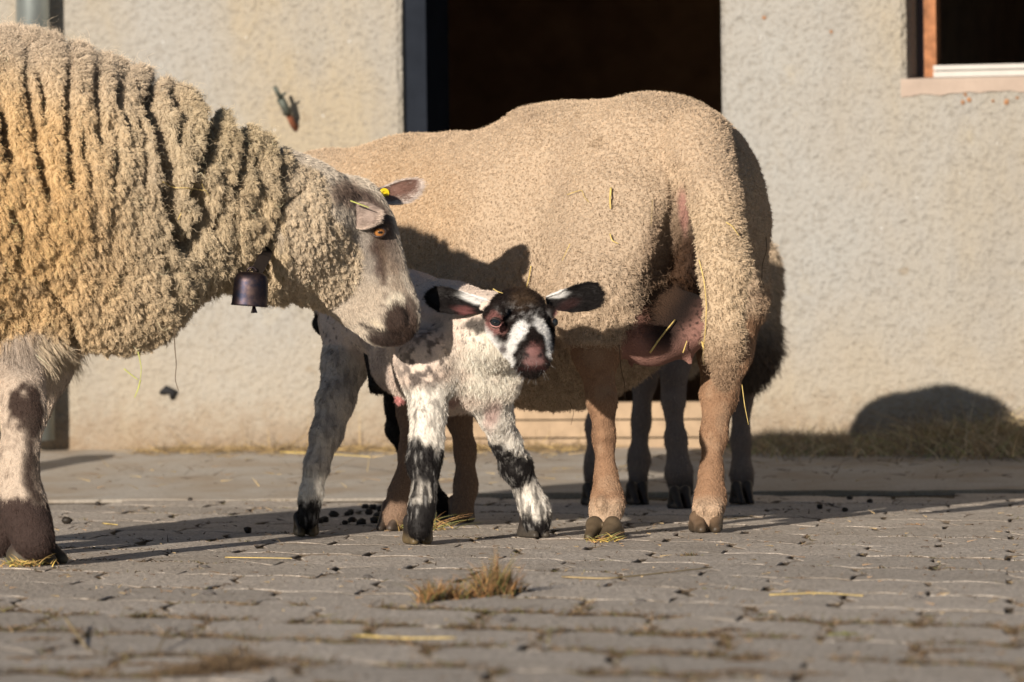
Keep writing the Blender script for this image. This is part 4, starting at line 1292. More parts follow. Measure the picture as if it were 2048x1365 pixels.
# ------------------------------------------------------------------ the spotted lamb
def build_lamb():
    root = empty('lamb', tuple(G(840, 1085)))
    tag(root, 'newborn black and white spotted lamb looking at the viewer between the ewes', 'lamb')
    limbs = [
        ('body', .04, [(724, 632, 11.02, 84), (815, 642, 10.82, 92)], .95),
        ('body', .04, [(815, 642, 10.82, 92), (890, 676, 10.62, 104)], .95),
        ('body', .04, [(890, 676, 10.62, 104), (948, 714, 10.55, 92)], .95),
        ('body', .04, [(800, 730, 10.75, 58), (900, 750, 10.6, 66), (985, 740, 10.55, 56)], 1),
        ('body', .035, [(850, 720, 10.48, 62)], 1),
        ('neck', .04, [(920, 650, 10.55, 76), (985, 660, 10.46, 66), (1025, 650, 10.42, 55)], 1),
        ('head', .025, [(1040, 634, 10.40, 56)], .95),
        ('head', .02, [(1012, 652, 10.35, 38), (1040, 690, 10.30, 36)], 1),
        ('head', .02, [(1075, 652, 10.38, 32), (1075, 690, 10.32, 30)], 1),
        ('head', .02, [(1052, 640, 10.33, 40), (1058, 680, 10.25, 33), (1062, 712, 10.20, 33)], 1),
        ('head', .012, [(1046, 722, 10.19, 22), (1078, 722, 10.19, 21)], 1),
        ('head', .010, [(1062, 738, 10.20, 20)], 1),
        ('head', .008, [(980, 628, 10.31, 15), (1000, 622, 10.28, 12)], 1),
        ('head', .008, [(1100, 625, 10.33, 12)], 1),
        ('cut', .004, [(1056, 712, 10.155, 4), (1049, 705, 10.17, 4)], 1, True),
        ('cut', .004, [(1076, 713, 10.155, 4), (1084, 706, 10.17, 4)], 1, True),
        ('cut', .003, [(1066, 720, 10.145, 1.6), (1066, 732, 10.15, 1.6)], 1, True),
        ('cut', .004, [(1036, 738, 10.19, 2.0), (1064, 737, 10.15, 2.6), (1090, 734, 10.20, 2.0)], 1, True),
        ('leg', .03, [(704, 655, 10.98, 60), (690, 730, 10.94, 40), (672, 800, 10.90, 31), (652, 870, 10.87, 25), (634, 930, 10.86, 20), (622, 990, 10.86, 17), (616, 1035, 10.86, 21)], 1),
        ('leg', .025, [(795, 720, 11.3, 50), (796, 810, 11.4, 22), (798, 860, 11.45, 20), (816, 915, 11.47, 16), (850, 965, 11.48, 17), (885, 1010, 11.50, 20)], 1),
        ('leg', .03, [(860, 750, 10.50, 56), (856, 830, 10.46, 29), (852, 885, 10.45, 27), (848, 930, 10.45, 28), (848, 985, 10.44, 18), (844, 1020, 10.44, 21), (838, 1058, 10.43, 23)], 1),
        ('leg', .03, [(978, 770, 10.56, 46), (990, 830, 10.60, 29), (1010, 885, 10.64, 25), (1032, 935, 10.68, 25), (1056, 985, 10.70, 20), (1073, 1022, 10.70, 24), (1072, 1046, 10.70, 25)], 1),
        ('sac', .01, [(752, 715, 10.86, 24), (757, 768, 10.85, 20)], 1),
        ('tail', .015, [(668, 590, 11.10, 22), (646, 620, 11.14, 15), (640, 650, 11.16, 11), (643, 664, 11.16, 6)], 1),
        ('sac', .006, [(798, 798, 10.72, 6), (801, 804, 10.70, 5)], 1),
    ]
    pr = prim_list(limbs)
    me = sdf_mesh('body', pr, 0.0038, smooth=2)
    V = get_v(me); Q = get_q(me); N = vnormals(V, Q)
    rd = region_d(V, pr, ['body', 'neck', 'head', 'leg', 'sac', 'tail'])
    px, py = proj(V)
    nz = fbm(V, 25, 3, 1); nf = fbm(V, 90, 3, 2)
    bd = np.minimum(rd['body'], rd['neck'])
    hd = (rd['head'] < bd + 0.004 * nf) & (rd['head'] < rd['leg'])
    legm = sstep(-0.01, 0.012, np.minimum(bd, rd['head']) - rd['leg'] + .005 * nz) * (py > 690)
    V = V + N * ((0.0035 * fbm(V, 16, 3, 9) + .0012 * noise(V, 70, 4)) * (1 - hd * .9))[:, None]
    N = vnormals(V, Q)
    me.vertices.foreach_set('co', V.astype(np.float32).ravel()); me.update()
    BLK = (0.010, 0.008, 0.008); WHT = (0.80, 0.74, 0.66); PNK = (0.55, 0.28, 0.26)
    C = np.tile(np.array([0.82, 0.68, 0.58]), (len(V), 1))
    C = blend(C, ell(px, py, 975, 740, 70, 70, 0, .5, nz * .3), (0.88, 0.81, 0.70))
    C = blend(C, sstep(0, .6, nz) * .35, (0.62, 0.46, 0.38))
    s1, _, _, id1 = worley(V, 70, 3)
    C = blend(C, (1 - sstep(.13, .30, s1)) * (id1 > .35) * .85 * (rd['head'] > .01), (0.10, 0.08, 0.08))
    dens_sp = ell(px, py, 845, 735, 55, 80, 15, .6, nz * .3)
    C = blend(C, dens_sp * sstep(-.15, .25, nf + .35 * nz) * .9, (0.10, 0.08, 0.075))
    C = blend(C, ell(px, py, 955, 650, 26, 16, 0, .4, nf * .5) * .9, BLK)
    C = blend(C, ell(px, py, 885, 800, 30, 16, 0, .5, nf * .3) * .6, PNK)
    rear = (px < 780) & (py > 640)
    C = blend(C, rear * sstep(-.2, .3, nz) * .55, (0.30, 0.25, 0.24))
    # legs
    lg = np.tile(np.array(WHT), (len(V), 1))
    frontL = (px > 780) & (px < 905) & (V[:, 1] < 10.62); frontR = (px > 930) & (py > 740); hindL = px < 745; hindR = (V[:, 1] > 11.0) & (px > 745)
    wv = 16 * nf + 8 * nz
    streak = sstep(-.1, .3, fbm(V * np.array([2.2, 2.2, .5]), 55, 2, 44))
    m1 = frontL * np.clip(sstep(880, 894, py + wv - .25 * (px - 850)) * (1 - .55 * sstep(955, 985, py + wv)) + sstep(995, 1015, py + wv) + .6 * (1 - sstep(820, 850, py)) * streak * (px < 856) + .5 * sstep(960, 970, py) * streak, 0, 1)
    m2 = frontR * np.clip(sstep(900, 912, py + wv + .5 * (1036 - px)) * (1 - sstep(968, 988, py + wv + .6 * (px - 1040))) + sstep(1026, 1046, py + wv) + .8 * sstep(945, 975, py) * streak, 0, 1)
    m3 = hindL * np.clip(sstep(992, 1008, py + wv) + .55 * (py < 955) * np.clip(streak * .8, 0, 1), 0, 1)
    m4 = hindR * np.clip(sstep(985, 1003, py + wv + .3 * (px - 860)) + (1 - sstep(935, 955, py + wv)), 0, 1)
    lg = blend(lg, (frontL + frontR) * sstep(.05, .35, fbm(V * np.array([2.4, 2.4, .45]), 80, 2, 47)) * .55, (0.12, 0.10, 0.09))
    lg = blend(lg, np.clip(m1 + m2 + m3 + m4, 0, 1), BLK)
    lg = blend(lg, sstep(.2, .5, fbm(V * np.array([2.4, 2.4, .4]), 90, 2, 48)) * np.clip(m1 + m2 + m3, 0, 1) * .45, (0.45, 0.43, 0.41))
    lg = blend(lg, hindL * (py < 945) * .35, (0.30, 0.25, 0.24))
    lg = blend(lg, frontR * (ell(px, py, 985, 820, 16, 40, 10, .5, nf * .3)) * .7, (0.62, 0.42, 0.38))
    C = C * (1 - legm[:, None]) + lg * legm[:, None]
    C = blend(C, (rd['sac'] < np.minimum(bd, rd['leg'])) * (px < 785) * 1.0, BLK)
    C = blend(C, (rd['sac'] < np.minimum(bd, rd['leg'])) * (px > 785) * 1.0, (0.7, .3, .28))
    C = blend(C, (rd['tail'] < rd['body']) * sstep(618, 632, py), BLK)
    # face
    fc = np.tile(np.array([0.016, 0.011, 0.010]), (len(V), 1))
    fc = blend(fc, ell(px, py, 1046, 600, 24, 20, 0, .6, nf * .4) * .6, (0.095, 0.060, 0.036))
    fine = fbm(V, 200, 2, 71)
    fc = blend(fc, sstep(.0, .5, fine) * ell(px, py, 1050, 628, 46, 16, 10, .6) * .6, (0.55, 0.53, 0.52))
    W2 = (0.86, 0.84, 0.82)
    fc = blend(fc, ell(px, py, 1038, 668, 14, 30, 26, .25, nf * .4), W2)
    fc = blend(fc, ell(px, py, 1022, 698, 10, 18, 35, .3, nf * .4) * .9, W2)
    fc = blend(fc, ell(px, py, 1082, 655, 9, 26, -35, .3, nf * .5) * .9, W2)
    fc = blend(fc, ell(px, py, 1096, 690, 7, 26, -10, .3, nf * .5) * .9, W2)
    fc = blend(fc, ell(px, py, 992, 692, 28, 44, -28, .22, nf * .4) * (1 - ell(px, py, 1008, 668, 16, 18, 0, .4, nf * .3)), W2)
    fc = blend(fc, ell(px, py, 1008, 697, 7, 9, 0, .5, nf * .7) * .85, (0.08, 0.06, 0.06))
    fc = blend(fc, ell(px, py, 1018, 722, 12, 14, -30, .3, nf * .3) * .9, W2)
    fc = blend(fc, ell(px, py, 990, 646, 16, 22, -15, .3, nf * .3), (0.30, 0.14, 0.13))
    fc = blend(fc, ell(px, py, 1004, 658, 12, 9, 30, .35, nf * .3), (0.30, 0.15, 0.135))
    fc = blend(fc, ell(px, py, 1112, 645, 5, 22, 0, .4), (0.50, 0.25, 0.23))
    fc = blend(fc, ell(px, py, 1067, 703, 15, 15, 0, .5, nf * .5), (0.19, 0.09, 0.083))
    fc = blend(fc, ell(px, py, 1068, 724, 22, 8, 0, .4, nf * .3), (0.17, 0.085, 0.08))
    fc = blend(fc, (1 - sstep(1.5, 4.5, np.abs(py - 736.5 + .04 * (px - 1064)))) * ell(px, py, 1064, 737, 28, 10, 0, .3), (0.05, 0.02, 0.02))
    for (x_, y_) in ((1053, 710), (1080, 711)):
        fc = blend(fc, ell(px, py, x_, y_, 7, 3.4, 35 if x_ < 1060 else -35, .4), (0.015, 0.007, 0.007))
    C = np.where(hd[:, None], fc, C)
    body = finish_body('body', me, C * np.where(hd, 1, .92)[:, None], M_skin, root)
    # fibres
    behind = sstep(-0.35, 0.0, N @ unit((0.0, -1, 0.15))) * 0.8 + 0.2
    e1 = P(991, 646, 10.262); e2 = P(1107, 645, 10.33)
    noeye = sstep(0.011, 0.017, np.linalg.norm(V - e1, axis=1)) * sstep(0.010, 0.014, np.linalg.norm(V - e2, axis=1))
    bare = np.maximum(ell(px, py, 1067, 710, 22, 18, 0, .3), ell(px, py, 1066, 726, 22, 9, 0, .3)) * hd * .8
    fd = unit(P(1066, 715, 10.2) - P(1040, 600, 10.38))
    fur('face_hair', root, H_hair, V, Q, N, hd * noeye * (1 - bare) * behind, 0.0050 + 0 * px, C, 50000, comb=tuple(-fd * .2 + np.array([0, -.2, -.3])), comb_w=0.9, jit=0.4, clump=0.25, cscale=260, rad=0.00017, npts=4, cvar=0.2, seed=37)
    chest = ell(px, py, 960, 740, 80, 75, 0, .5)
    Lb = 0.0028 + 0.003 * chest + 0.003 * sstep(740, 800, py)
    fur('birth_coat', root, H_wool, V, Q, N, (1 - hd) * (1 - legm) * behind, Lb, C, 120000, comb=(0, 0, -1), comb_w=0.6, jit=0.6, clump=0.55, cscale=190, rad=0.00020, curl=.12, curl_f=1.2, npts=5, cvar=0.12, seed=38, rootdark=.2)
    fur('leg_hair', root, H_hair, V, Q, N, legm * behind * (1 - hd), 0.0045 + 0.0012 * noise(V, 20, 8), C, 110000, comb=(0.05, 0, -1), comb_w=1.1, jit=0.45, clump=0.45, cscale=150, rad=0.00018, npts=5, cvar=0.25, seed=39)
    wk = ell(px, py, 1060, 735, 36, 20, 0, .3) * hd
    fur('whisker', root, H_hair, V, Q, N, wk, 0.016 + 0 * px, np.tile(np.array([.5, .5, .5]), (len(V), 1)), 60, comb=(0, 0, -.5), comb_w=0.3, jit=0.4, rad=0.00008, npts=5, seed=40)
    eye(root, e1, 0.0108, unit((-0.02, -1, 0.0)), (0.014, 0.017, 0.020), 'round')
    eye(root, e2, 0.0085, unit((0.75, -0.7, 0.0)), (0.014, 0.017, 0.020), 'round')
    lidp = plain('pink_eyelid_skin', (0.40, 0.19, 0.17), 0.45, var=.25, scale=300)
    up_ = unit(U2); rt_ = unit(R2)
    for (mt, lo_, hi_, rad_) in ((m_lid, 0.1, math.pi - .1, .0011), (lidp, math.pi + .05, 2 * math.pi - .05, .0012)):
        mb = MB(); ring = []
        for t in np.linspace(lo_, hi_, 14):
            a_, b_ = 0.0102 * math.cos(t), 0.0074 * math.sin(t)
            ring.append(e1 + rt_ * (a_ + .0) + up_ * (b_ - .12 * a_) - np.array([0, 1, 0]) * math.sqrt(max(0.0120 ** 2 - a_ * a_ - b_ * b_, 1e-8)) * .97)
        mb.tube(ring, [rad_ * (.5 + .5 * math.sin(math.pi * i / 13)) for i in range(14)], 8)
        mb.build('eyelid', mt, root, smooth=True)
    # ears
    def bw(x, y, nn):
        return [(ell(x, y, 950, 596, 34, 11, 12, .35, nn * .35), W2), (ell(x, y, 1102, 588, 26, 9, 0, .35, nn * .35), W2)]
    prof = lambda t: (0.55 + 0.45 * math.sin(min(1, t * 1.6) * math.pi / 2)) * (1 - max(0, (t - 0.62) / 0.38) ** 2.6) ** 0.5
    Ve, Qe, Ne, n1 = ear_mesh(P(982, 612, 10.42), P(856, 592, 10.42), unit(P(915, 575, 10.42) - P(908, 622, 10.40)), 0.35, 0.026, 0.0035, unit((0.0, -1, -0.15)), prof=prof, curlin=.38)
    pin = lambda x, y, nn: [(ell(x, y, 932, 622, 20, 9, 14, .4, nn * .3) * .8, (0.17, 0.065, 0.062))]
    ear_obj(root, Ve, Qe, Ne, n1, (0.010, 0.008, 0.008), (0.010, 0.008, 0.008), 22000, 81, pxmask=lambda x, y, nn: pin(x, y, nn) + bw(x, y, nn), rim=(0.010, 0.008, 0.008))
    Ve, Qe, Ne, n1 = ear_mesh(P(1092, 604, 10.44), P(1202, 586, 10.44), unit(P(1150, 568, 10.44) - P(1160, 622, 10.42)), 0.35, 0.029, 0.0035, unit((0.1, -1, -0.15)), prof=prof, curlin=.38)
    pin = lambda x, y, nn: [(ell(x, y, 1135, 610, 24, 9, -20, .4, nn * .3) * .6, (0.045, 0.018, 0.017))]
    ear_obj(root, Ve, Qe, Ne, n1, (0.010, 0.008, 0.008), (0.010, 0.008, 0.008), 22000, 82, pxmask=lambda x, y, nn: pin(x, y, nn) + bw(x, y, nn), rim=(0.010, 0.008, 0.008))
    hoof(root, 838, 1089, 62, 8, (0.025, 0.02, 0.018), (0.14, 0.10, 0.05), 1.0, .75)
    hoof(root, 1070, 1076, 58, 25, (0.025, 0.02, 0.018), (0.06, 0.05, 0.04), 1.0, .7)
    hoof(root, 613, 1073, 52, 5, (0.025, 0.02, 0.018), (0.12, 0.09, 0.05), 1.0, .75)
    hoof(root, 893, 1042, 44, 40, (0.025, 0.02, 0.018), (0.06, 0.05, 0.04), 1.0, .75)
build_lamb()
# ------------------------------------------------------------------ bell on its strap
def build_bell():
    m, nt, b = new_mat('browned_bell_metal')
    pos = geo_pos(nt); n = ntex(nt, 45, 4, 0.6, pos)
    nt.links.new(ramp(nt, n, [(0.35, (0.012, 0.014, 0.026)), (0.5, (0.030, 0.022, 0.026)), (0.75, (0.085, 0.055, 0.048))]), b.inputs['Base Color'])
    b.inputs['Metallic'].default_value = 0.85; b.inputs['Roughness'].default_value = 0.42
    bump(nt, b, n, 0.15, 0.001)
    leather = plain('black_collar_leather', (0.018, 0.013, 0.011), 0.6, var=.3, scale=60)
    D = 10.02
    root = empty('sheep_bell', tuple(P(504, 560, D)))
    tag(root, 'small dark brown metal bell on a black strap under the woolly throat', 'bell')
    c = P(504, 540, D); s = D / F
    ax = unit(P(500, 610, D) - P(505, 540, D))
    a_ = unit(R2 - ax * (R2 @ ax)); b_ = np.cross(ax, a_)
    prof = [(0.0, 2), (12, 0), (24, 2), (31, 8), (34, 18), (35, 36), (35.5, 52), (36, 64), (37.5, 68), (36.5, 69), (34.5, 66), (33, 50), (32, 20), (20, 6), (0, 5)]
    k = 36; vs = []; fs = []
    for r_, h_ in prof:
        for j in range(k):
            t = 2 * math.pi * j / k
            sq = 1 / (abs(math.cos(t)) ** 3 + abs(math.sin(t)) ** 3) ** (1 / 3.0)
            vs.append(c + ax * (h_ + 4) * s + (a_ * math.cos(t) * r_ + b_ * math.sin(t) * r_ * .72) * s * (.5 + .5 * sq) + 0 * ax)
    for i in range(len(prof) - 1):
        for j in range(k): fs.append((i * k + j, i * k + (j + 1) % k, (i + 1) * k + (j + 1) % k, (i + 1) * k + j))
    mb = MB(); mb.add(vs, fs); mb.build('bell_body', m, root, smooth=True)
    mb = MB(); mb.tube([c + ax * 30 * s + a_ * 4 * s, c + ax * 74 * s + a_ * 9 * s], 2.2 * s, 8)
    mb.tube([c + ax * 72 * s + a_ * 9 * s, c + ax * 78 * s + a_ * 9.5 * s, c + ax * 86 * s + a_ * 10.5 * s], [3 * s, 5 * s, 8 * s], 4)
    mb.build('clapper', m, root)
    mb = MB(); t_ = np.linspace(0, math.pi, 9)
    mb.tube([c + ax * 4 * s + a_ * 9 * s * math.cos(t) - ax * 9 * s * math.sin(t) for t in t_], 2.2 * s, 8); mb.build('hanger', m, root, smooth=True)
    # strap: a band round the neck
    cc = P(541, 437, 10.31); ra, rb = 0.112, 0.112
    e1_ = unit(P(556, 300, 10.31) - P(524, 556, 10.31)); nx = unit((0.75, 0.62, 0.0)); e1_ = unit(e1_ - nx * (e1_ @ nx)); e2_ = np.cross(nx, e1_)
    vs = []; kk = 48
    for j in range(kk):
        t = 2 * math.pi * j / kk
        rad = e1_ * math.cos(t) * ra + e2_ * math.sin(t) * rb; nrm = unit(rad)
        for (dn, dt) in ((0, -.011), (0, .011), (.004, .011), (.004, -.011)):
            vs.append(cc + rad + nrm * dn + nx * dt)
    fs = [(4 * j + q, 4 * ((j + 1) % kk) + q, 4 * ((j + 1) % kk) + (q + 1) % 4, 4 * j + (q + 1) % 4) for j in range(kk) for q in range(4)]
    mb = MB(); mb.add(vs, fs)
    # tongue of the strap down to the bell
    p0_ = P(541, 474, 10.18); p1 = P(530, 512, 10.07); p2 = P(512, 546, 10.02)
    wv = unit(R2 * .9 + ax * .3) * 0.011
    for (u0, u1) in ((p0_, p1), (p1, p2)):
        mb.add([u0 - wv, u0 + wv, u1 + wv, u1 - wv, u0 - wv + np.array([0, .004, 0]), u0 + wv + np.array([0, .004, 0]), u1 + wv + np.array([0, .004, 0]), u1 - wv + np.array([0, .004, 0])],
               [(0, 3, 2, 1), (4, 5, 6, 7), (0, 1, 5, 4), (1, 2, 6, 5), (2, 3, 7, 6), (3, 0, 4, 7)])
    mb.build('strap', leather, root)
build_bell()

# ------------------------------------------------------------------ straws
m_straw = plain('golden_straw', (0.62, 0.46, 0.16), 0.55, var=.35, scale=90, bmp=.1)
m_dull = plain('grey_brown_straw', (0.36, 0.27, 0.14), 0.7, var=.35, scale=90, bmp=.1)
m_green = plain('yellow_green_blade', (0.42, 0.44, 0.12), 0.6, var=.3, scale=90, bmp=.1)
m_dark = plain('dark_dry_stem', (0.10, 0.07, 0.045), 0.7, var=.35, scale=90, bmp=.1)
def surf(VV, xx, yy, x, y, rad=7):
    m_ = np.hypot(xx - x, yy - y) < rad
    return VV[m_, 1].min() if m_.any() else None
def straw(pts, r0, mat, label, group, name='straw', off=0.006, VV=None, D=None, r1=None):
    """a stalk through the given points of the picture, lying on the fleece (VV) or at the distances given"""
    P3 = []
    for i, q in enumerate(pts):
        if len(q) == 3: P3.append(P(*q)); continue
        if VV is not None:
            d = surf(VV[0], VV[1], VV[2], q[0], q[1])
            P3.append(P(q[0], q[1], (d if d else D) - off))
        elif D is not None: P3.append(P(q[0], q[1], D))
        else:
            g_ = G(q[0], q[1], off); P3.append(g_)
    # smooth
    arr = np.array(P3); t = np.linspace(0, len(arr) - 1, 5 * (len(arr) - 1) + 1)
    fine = np.stack([np.interp(t, np.arange(len(arr)), arr[:, k]) for k in range(3)], 1)
    for _ in range(2): fine[1:-1] = (fine[:-2] + 2 * fine[1:-1] + fine[2:]) / 4
    mb = MB(); r1 = r1 or r0 * .6
    mb.tube(list(fine), list(np.linspace(r0, r1, len(fine))), 5)
    o = mb.build(name, mat, origin=tuple(fine[0]), smooth=True)
    tag(o, label, 'straw', group)
    return o
B_ = (B_V, *proj(B_V)); A_ = (A_V, A_px, A_py)
GB = 'straws caught in the fleece'
straw([(1222, 376), (1220, 400), (1221, 418)], .0024, m_straw, 'thick golden straw upright in the middle of the tan flank', GB, VV=B_)
straw([(1220, 468), (1224, 482), (1237, 488)], .0014, m_straw, 'short bent golden straw below the thick one on the tan flank', GB, VV=B_)
straw([(1305, 398), (1304, 425), (1302, 452)], .0008, m_dull, 'thin pale straw near the tail root on the tan thigh', GB, VV=B_)
straw([(1134, 390), (1150, 384), (1164, 380), (1168, 394), (1178, 405)], .0008, m_straw, 'thin bent straw on the upper tan flank left of the thick one', GB, VV=B_)
straw([(1062, 532), (1058, 556), (1052, 578)], .0014, m_straw, 'straw standing in the fleece just above the lamb head', GB, VV=B_)
straw([(1140, 488), (1132, 505), (1124, 522)], .0008, m_straw, 'fine straw on the lower tan flank above the spotted ear', GB, VV=B_)
straw([(1398, 520), (1408, 560), (1413, 610), (1411, 660), (1406, 700)], .0012, m_straw, 'long golden straw trailing down the woolly tail', GB, VV=B_)
straw([(1404, 684), (1408, 700), (1405, 716), (1408, 730)], .0020, m_straw, 'knobbly seed head at the lower left of the woolly tail', GB, VV=B_)
straw([(1452, 445), (1464, 452), (1478, 472)], .0012, m_straw, 'short straw stuck across the upper tail', GB, VV=B_)
straw([(1300, 706), (1322, 674), (1350, 640)], .0022, m_straw, 'thick golden straw leaning across the pink udder', GB, VV=B_, D=10.7)
straw([(1366, 706), (1374, 682)], .0013, m_straw, 'tiny pale straw at the right of the pink udder', GB, VV=B_, D=10.7)
straw([(1532, 474, 10.93), (1534, 500, 10.92), (1524, 530, 10.92), (1524, 560, 10.92), (1515, 572, 10.92), (1530, 576, 10.92), (1524, 562, 10.92)], .0009, m_dark, 'dark looped stem hanging right of the tail', GB)
straw([(1484, 770, 10.60), (1489, 810, 10.60), (1497, 850, 10.60)], .0009, m_straw, 'thin straw hanging off the very tip of the woolly tail', GB)
straw([(1238, 690, 10.7), (1242, 740, 10.7), (1250, 770, 10.7), (1250, 800, 10.7)], .0009, m_dark, 'brown stem dangling beside the rear leg under the udder', GB)
straw([(1140, 806, 11.0), (1148, 825, 11.0), (1142, 850, 11.0)], .0006, m_dark, 'hair-thin dark stem hanging under the tan belly', GB)
straw([(986, 578, 10.28), (996, 584, 10.28), (1006, 587, 10.28)], .0011, m_straw, 'short straw on top of the lamb head', 'straws on the lamb')
straw([(356, 440), (380, 388), (404, 336)], .0009, m_straw, 'long straight straw slanting over the neck folds of the woolly sheep', GB, VV=A_, off=.010)
straw([(326, 364), (345, 376), (375, 376), (398, 380), (414, 382)], .0007, m_straw, 'thin curved straw across the neck folds of the woolly sheep', GB, VV=A_, off=.012)
straw([(410, 342), (402, 368), (420, 396)], .0006, m_straw, 'fine bent straw end beside the slanting one on the neck', GB, VV=A_, off=.012)
straw([(322, 172, 9.93), (340, 168, 9.92), (366, 172, 9.92), (388, 180, 9.92)], .0008, m_dark, 'dark wiry stem on top of the woolly shoulder', GB)
straw([(276, 704, 9.80), (283, 735, 9.80), (281, 758, 9.80)], .0011, m_green, 'green stem hanging from the woolly chest', GB)
straw([(281, 760, 9.80), (276, 780, 9.80), (269, 796, 9.80)], .0015, m_green, 'lower green blade at the end of the hanging stem', GB)
straw([(248, 738, 9.80), (262, 750, 9.80), (276, 760, 9.80)], .0014, m_green, 'green blade pointing left from the hanging stem', GB)
straw([(348, 656, 9.86), (350, 700, 9.86), (353, 728, 9.86), (350, 760, 9.86), (357, 782, 9.86)], .0010, m_dark, 'dark kinked stem hanging from the woolly throat', GB)
straw([(701, 402, 10.195), (720, 409, 10.192), (738, 416, 10.190)], .0014, m_green, 'bright yellow straw lying on the near ear of the woolly sheep', GB)
GG = 'stalks lying on the paving'
straw([(1124, 1154), (1210, 1158), (1290, 1150), (1424, 1135)], .0016, m_dull, 'long dull stalk on the paving right of the grass tuft', GG, off=.003)
straw([(1539, 1190), (1640, 1186), (1726, 1192)], .0011, m_straw, 'thin straw on the paving below the tail', GG, off=.003)
straw([(450, 1115), (520, 1116), (584, 1117)], .0010, m_straw, 'thin pale straw on the paving below the lamb hind hoof', GG, off=.003)
straw([(705, 1271), (810, 1277), (912, 1276)], .0014, m_straw, 'pale straw along the joint in the foreground centre', GG, off=.004)
straw([(128, 1232, 7.9), (160, 1278, 7.6), (190, 1316, 7.35)], .0018, m_dull, 'blurred pale stalk leaning in the foreground at the left', GG)
straw([(338, 1262, 7.6), (318, 1295, 7.4), (298, 1322, 7.32)], .0014, m_dull, 'blurred short stalk over a joint in the left foreground', GG)
straw([(560, 905), (650, 908), (740, 914)], .0020, m_straw, 'yellow straw along the foot of the wall', GG, off=.08)
straw([(205, 1047), (235, 1050)], .0016, m_straw, 'short pale straw in the shade right of the dark pellet', GG, off=.003)
straw([(1440, 1040), (1500, 1034)], .0010, m_dull, 'small straw in the shadow right of the rear hoof', GG, off=.003)

# ------------------------------------------------------------------ grass tufts, dry grass, debris
def attr_mat(name, rough=.75):
    m, nt, b = new_mat(name)
    a = nt.nodes.new('ShaderNodeAttribute'); a.attribute_name = 'Col'
    nt.links.new(a.outputs['Color'], b.inputs['Base Color']); b.inputs['Roughness'].default_value = rough
    return m
M_blade = attr_mat('dry_grass_blade')
def blades(name, bases, h, wdt, cols, lean, seed, parent=None, droop=.5, seg=3, bend=None):
    """grass: flat tapering bent blades; bases Nx3, h height array"""
    r = np.random.default_rng(seed); n = len(bases)
    az = r.random(n) * 6.283; ln = np.abs(r.normal(lean, lean * .5, n))
    d = np.stack([np.cos(az) * ln, np.sin(az) * ln, np.ones(n)], 1)
    if bend is not None: d += np.array(bend) * r.random((n, 1))
    d /= np.linalg.norm(d, axis=1, keepdims=True)
    sd = np.cross(d, np.array([0, 1.0, 0]) + r.normal(0, .5, (n, 3))); sd /= np.linalg.norm(sd, axis=1, keepdims=True)
    V = np.empty((n, seg + 1, 2, 3))
    hd_ = d.copy(); hd_[:, 2] = 0
    for k in range(seg + 1):
        t = k / seg
        c = bases + d * (h * t)[:, None] + (hd_ * droop - np.array([0, 0, .25 * droop])) * (h * t * t)[:, None]
        w_ = (wdt * (1 - t * .92))[:, None]
        V[:, k, 0] = c - sd * w_; V[:, k, 1] = c + sd * w_
    V = V.reshape(-1, 3)
    b0 = np.arange(n)[:, None] * (2 * (seg + 1))
    Q = np.concatenate([b0 + np.array([[2 * k, 2 * k + 1, 2 * k + 3, 2 * k + 2]]) for k in range(seg)], 0)
    me = make_mesh(name, V, Q)
    ci = r.integers(0, len(cols), n); C = np.array(cols)[ci] * (1 + .25 * r.standard_normal((n, 1)))
    set_col(me, np.repeat(C, 2 * (seg + 1), axis=0))
    return link(name, me, M_blade, parent)
RUST = [(0.08, 0.05, 0.025), (0.25, 0.12, 0.045), (0.34, 0.19, 0.075), (0.15, 0.085, 0.04), (0.10, 0.10, 0.03), (0.24, 0.17, 0.065)]
BROWN = [(0.075, 0.048, 0.028), (0.11, 0.072, 0.04), (0.17, 0.115, 0.065), (0.05, 0.034, 0.02)]
def tuft(specs, label, cat='grass tuft', seed=1, cols=RUST):
    first = G(specs[0][0], specs[0][1])
    root = empty('grass_tuft', tuple(first)); tag(root, label, cat)
    for i, (x, y, n, h, spread, lean) in enumerate(specs):
        r = np.random.default_rng(seed * 31 + i)
        c = G(x, y); B0 = c + np.stack([r.normal(0, spread, n), r.normal(0, spread * .6, n), np.zeros(n)], 1)
        B0[:, 2] = 0.0
        hh = h * np.clip(1 - .35 * (np.hypot(B0[:, 0] - c[0], B0[:, 1] - c[1]) / spread) ** 1, .15, 1) * r.uniform(.5, 1.1, n)
        o = blades('grass_clump', B0, hh, np.full(n, .0010), cols, lean, seed + i, root)
        o['kind'] = 'stuff'
    return root
tuft([(862, 1203, 120, .062, .012, .50), (905, 1200, 110, .050, .014, .5), (945, 1196, 70, .036, .012, .5), (990, 1190, 170, .098, .014, .30), (1018, 1187, 80, .075, .010, .4), (965, 1192, 100, .06, .016, .4), (850, 1206, 40, .045, .006, .4)],
     'rusty orange and green grass tuft growing between the pavers in front of the lamb', seed=3)
tuft([(1382, 1112, 60, .014, .010, .9)], 'tiny dark moss tuft on the paving below the rear hooves', seed=5, cols=BROWN + [(0.12, 0.11, 0.04)])
tuft([(1690, 1270, 70, .008, .014, 1.2)], 'small green moss cushion on the paving at the lower right', seed=6, cols=[(0.14, 0.17, 0.04), (0.2, 0.2, 0.06), (0.1, 0.1, .03)])
tuft([(1370, 1274, 150, .010, .022, 1.3), (1420, 1270, 130, .010, .018, 1.3), (1462, 1262, 90, .012, .014, 1.2)], 'brown dry moss strip in a joint at the lower right', seed=7, cols=BROWN)
tuft([(1860, 1305, 140, .009, .022, 1.3), (1910, 1303, 120, .009, .02, 1.3)], 'brown moss strip in a joint near the lower right corner', seed=8, cols=BROWN)
